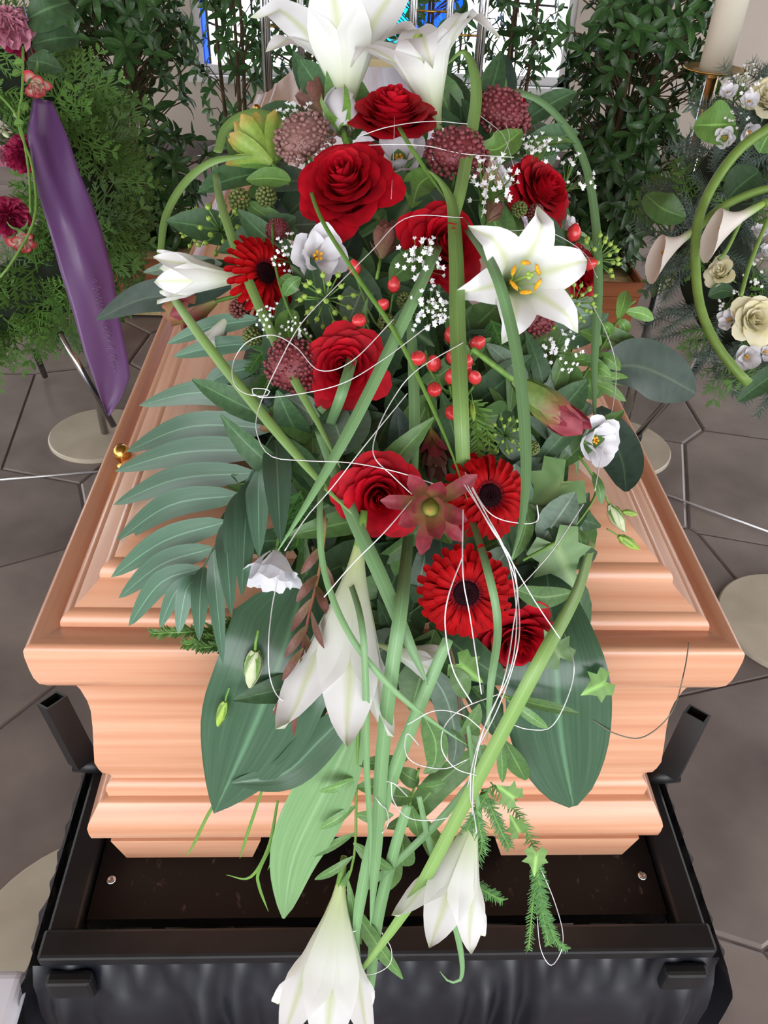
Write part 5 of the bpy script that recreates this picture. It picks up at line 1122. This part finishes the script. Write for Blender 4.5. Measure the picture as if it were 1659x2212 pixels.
for k, (lb, a, b, w, m) in enumerate((('large dark green leaf at the top left of the left wreath', (60, 40), (150, 5), 110, LDARK), ('large green leaf under the top left leaf of the left wreath', (70, 95), (170, 80), 70, LDARK), ('third broad leaf of the left wreath above the bicoloured rose', (60, 130), (135, 150), 50, LDARK))):
    LF('wreath_leaf', lb, [a, ((a[0] + b[0]) / 2, (a[1] + b[1]) / 2 - 4), b], w, m, d=[1.95, 1.92, 1.95], group='leaves of the left wreath', shape='wide')
for k, (lb, pts) in enumerate((('thin grass stem with round leaves on the left wreath', [(50, 100), (48, 200), (40, 270), (70, 360), (75, 470), (30, 560), (0, 600)]), ('second thin grass stem crossing the ribbon', [(-5, 200), (40, 260), (62, 370), (66, 460)]))):
    P = [at(x, y, 1.85) for x, y in pts]; t = thing('grass_stem', lb, 'stem', 'stems of the left wreath', M.Translation(P[0])); obj('stem', tube([p - P[0] for p in catmull(P, 20)], .003, 5).me('stem', STEM), t)
    if k == 0:
        for (x, y) in ((52, 135), (46, 155), (50, 240), (30, 268)): p = at(x, y, 1.845) - P[0]; obj('leaf', proto('roundl', lambda: leaf_proto(.022, .02, LLIGHT, .1)), t, frame(p, cdir(.1, .1, 1), x))
# purple ribbon with faint lettering
RB = [(72, 112, 215, 0), (58, 146, 290, .0), (72, 172, 370, 0), (85, 198, 430, 0), (106, 222, 500, 0), (130, 245, 590, 0), (158, 258, 680, 0), (183, 276, 770, 0), (198, 281, 810, 0), (214, 262, 858, 0), (230, 236, 896, 0)]
def rib(u, v):
    x0_ = table([(q[2], q[0]) for q in RB], lerp(215, 896, v)); x1_ = table([(q[2], q[1]) for q in RB], lerp(215, 896, v)); py = lerp(215, 896, v)
    d_ = 1.86 + .05 * v - .012 * math.sin(2 * PI * (u * .8 + v * 1.5)) * (1 - .6 * v) - .012 * max(0, 1 - abs(u - .15 - v * .7) * 5) * (1 - v)
    return at(lerp(x0_, x1_, u), py + (u - .5) * 8, d_)
rb0 = rib(.5, 0); rbt = thing('purple_ribbon', 'purple satin ribbon hanging from the left wreath', 'ribbon', None, M.Translation(rb0))
o = obj('band', grid(12, 60, lambda u, v: rib(u, v) - rb0).me('band', PURPLE), rbt); so = o.modifiers.new('s', 'SOLIDIFY'); so.thickness = .0008
r_ = random.Random(4); LET = mat('faint silver ink', c(150, 120, 160), .5); v = .57; g = G()
while v < .86:       # handwriting too faint to read: loops and uprights along the band
    h = r_.choice((.05, .05, .09, .12)); u0 = .62
    P = [rib(u0 + h * math.sin(t * 6.28 * .8) * (1 if t < .5 else .6), v + .012 * t) - rb0 - FW * .003 for t in [i / 7 for i in range(8)]]
    if r_.random() > .12: tube(P, .0007, 4, g, False)
    v += r_.choice((.011, .013, .012, .02))
obj('lettering', g.me('lettering', LET), rbt)
# right wreath flowers
RG = 'flowers of the right wreath'
wf('cream_rose', 'large open cream rose low on the right wreath', 'rose', ('rose', 'c'), lambda: rose_meshes(6, CREAM, 24, 1.0), 1628, 690, 112, (-.1, -.1, 1), 1.78, RG)
wf('cream_rose', 'smaller cream rose in the middle of the right wreath', 'rose', ('rose', 'c2'), lambda: rose_meshes(7, CREAM, 16, .8), 1556, 590, 86, (-.5, .2, .8), 1.8, RG)
wf('cream_rose', 'cream rose at the top right edge', 'rose', ('rose', 'c'), None, 1660, 212, 105, (-.4, .2, .9), 1.85, RG, 1)
for k, (lb, px, py, s, f) in enumerate((('uppermost small white bloom of the right wreath', 1573, 205, 42, (-.3, .3, .9)), ('round small white bloom right of the uppermost one', 1616, 224, 44, (-.1, .2, .95)), ('small white bloom left of the pale lilac one', 1566, 298, 48, (-.4, -.3, .8)), ('pale lilac white bloom above the thick green stem', 1617, 284, 46, (0, -.6, .7)), ('small white bloom below the upper calla', 1533, 527, 42, (-.2, .2, .9)), ('small white bloom at the right edge beside the calla stems', 1640, 508, 44, (0, .6, .7)), ('second small white bloom at the right edge', 1656, 548, 40, (0, .4, .8)), ('white bloom touching the large cream rose', 1578, 692, 52, (-.6, 0, .7)), ('greenish white bloom below the large cream rose', 1612, 770, 60, (-.2, -.3, .9)), ('lowest greenish white bloom of the right wreath', 1650, 760, 44, (0, -.2, .9)))):
    wf('white_lisianthus', lb, 'lisianthus', ('lis', 1 + k % 3, .8), (lambda k=k: lisi_meshes(1 + k % 3, None, .8)), px, py, s * 1.15, f, 1.8, RG, k)
for k, (lb, px, py, s) in enumerate((('tiny white flowers high on the right wreath', 1610, 180, 80), ('tiny white flowers between the small white blooms', 1592, 272, 70), ('tiny white flowers beside the large cream rose', 1578, 655, 70), ('tiny white flowers under the greenish blooms of the right wreath', 1640, 590, 80))):
    wf('gypsophila', lb, 'tiny white flowers', ('gyp', 3, 18), None, px, py, s, (-.1, .1, 1), 1.8, RG, k)
def calla(label, b, e, d, roll):
    p0, p1 = at(*b, d), at(*e, d - .02); ax = p1 - p0; plant('calla_lily', label, 'calla lily', RG, proto('calla', calla_meshes), frame(p0, ax, roll, ax.length))
calla('upper white calla lily on the right wreath', (1648, 440), (1532, 508), 1.72, 5.4)
calla('lower white calla lily pointing to the left', (1508, 492), (1412, 560), 1.75, 5.3)
def stemthing(label, pts, r, d=1.74):  # green stems of the callas, built as separate objects
    P = [at(x, y, d) for x, y in pts]; tag(obj('calla_stem', tube([p - P[0] for p in catmull(P, 24)], r, 8).me('stem', mat('calla stem', c(128, 160, 76), .45, c(106, 140, 62), (20, 20, 20)) if 'calla stem' not in MATS else MATS['calla stem']), mx=M.Translation(P[0])), label, 'flower_stem', 'thick stems of the right wreath')
stemthing('thick green stem arching through the whole right wreath', [(1675, 268), (1600, 320), (1540, 400), (1508, 480), (1502, 560), (1512, 660), (1545, 740), (1590, 800), (1618, 828)], .0105)
stemthing('green stem of the upper calla reaching the edge', [(1650, 440), (1690, 425), (1740, 410)], .009, 1.72)
stemthing('green stem crossing above the upper calla', [(1505, 495), (1560, 448), (1640, 412), (1720, 400)], .0085, 1.745)
stemthing('thin green stem at the right edge of the right wreath', [(1660, 470), (1620, 570), (1600, 640)], .0045)
stemthing('second thin green stem left of the edge one', [(1600, 478), (1570, 540), (1552, 560)], .004)
LF('wreath_leaf', 'bright green round leaf in front of the candle pole', [(1500, 270), (1545, 270), (1590, 268)], 95, LLIGHT, d=[1.82, 1.8, 1.82], group='leaves of the right wreath', shape='wide')
LF('wreath_leaf', 'dark leaf behind the thick stem of the right wreath', [(1640, 370), (1600, 400), (1570, 430)], 80, LDARK, d=[1.85, 1.83, 1.82], group='leaves of the right wreath', shape='wide')
LF('wreath_leaf', 'broad dark leaf left of the lower calla', [(1480, 470), (1430, 450), (1395, 420)], 70, LMID, d=[1.95, 1.93, 1.95], group='leaves of the right wreath', shape='wide')
LF('wreath_leaf', 'pointed dark leaf hanging lowest on the right wreath', [(1700, 790), (1640, 830), (1592, 868)], 50, LDARK, d=[1.78, 1.76, 1.76], group='leaves of the right wreath')
LF('wreath_leaf', 'dark leaf under the smaller cream rose', [(1530, 640), (1560, 628), (1590, 635)], 36, LDARK, d=1.8, group='leaves of the right wreath')
LF('wreath_leaf', 'dark leaf above the thick stem end', [(1640, 330), (1655, 300), (1670, 280)], 60, LMID, d=1.84, group='leaves of the right wreath')
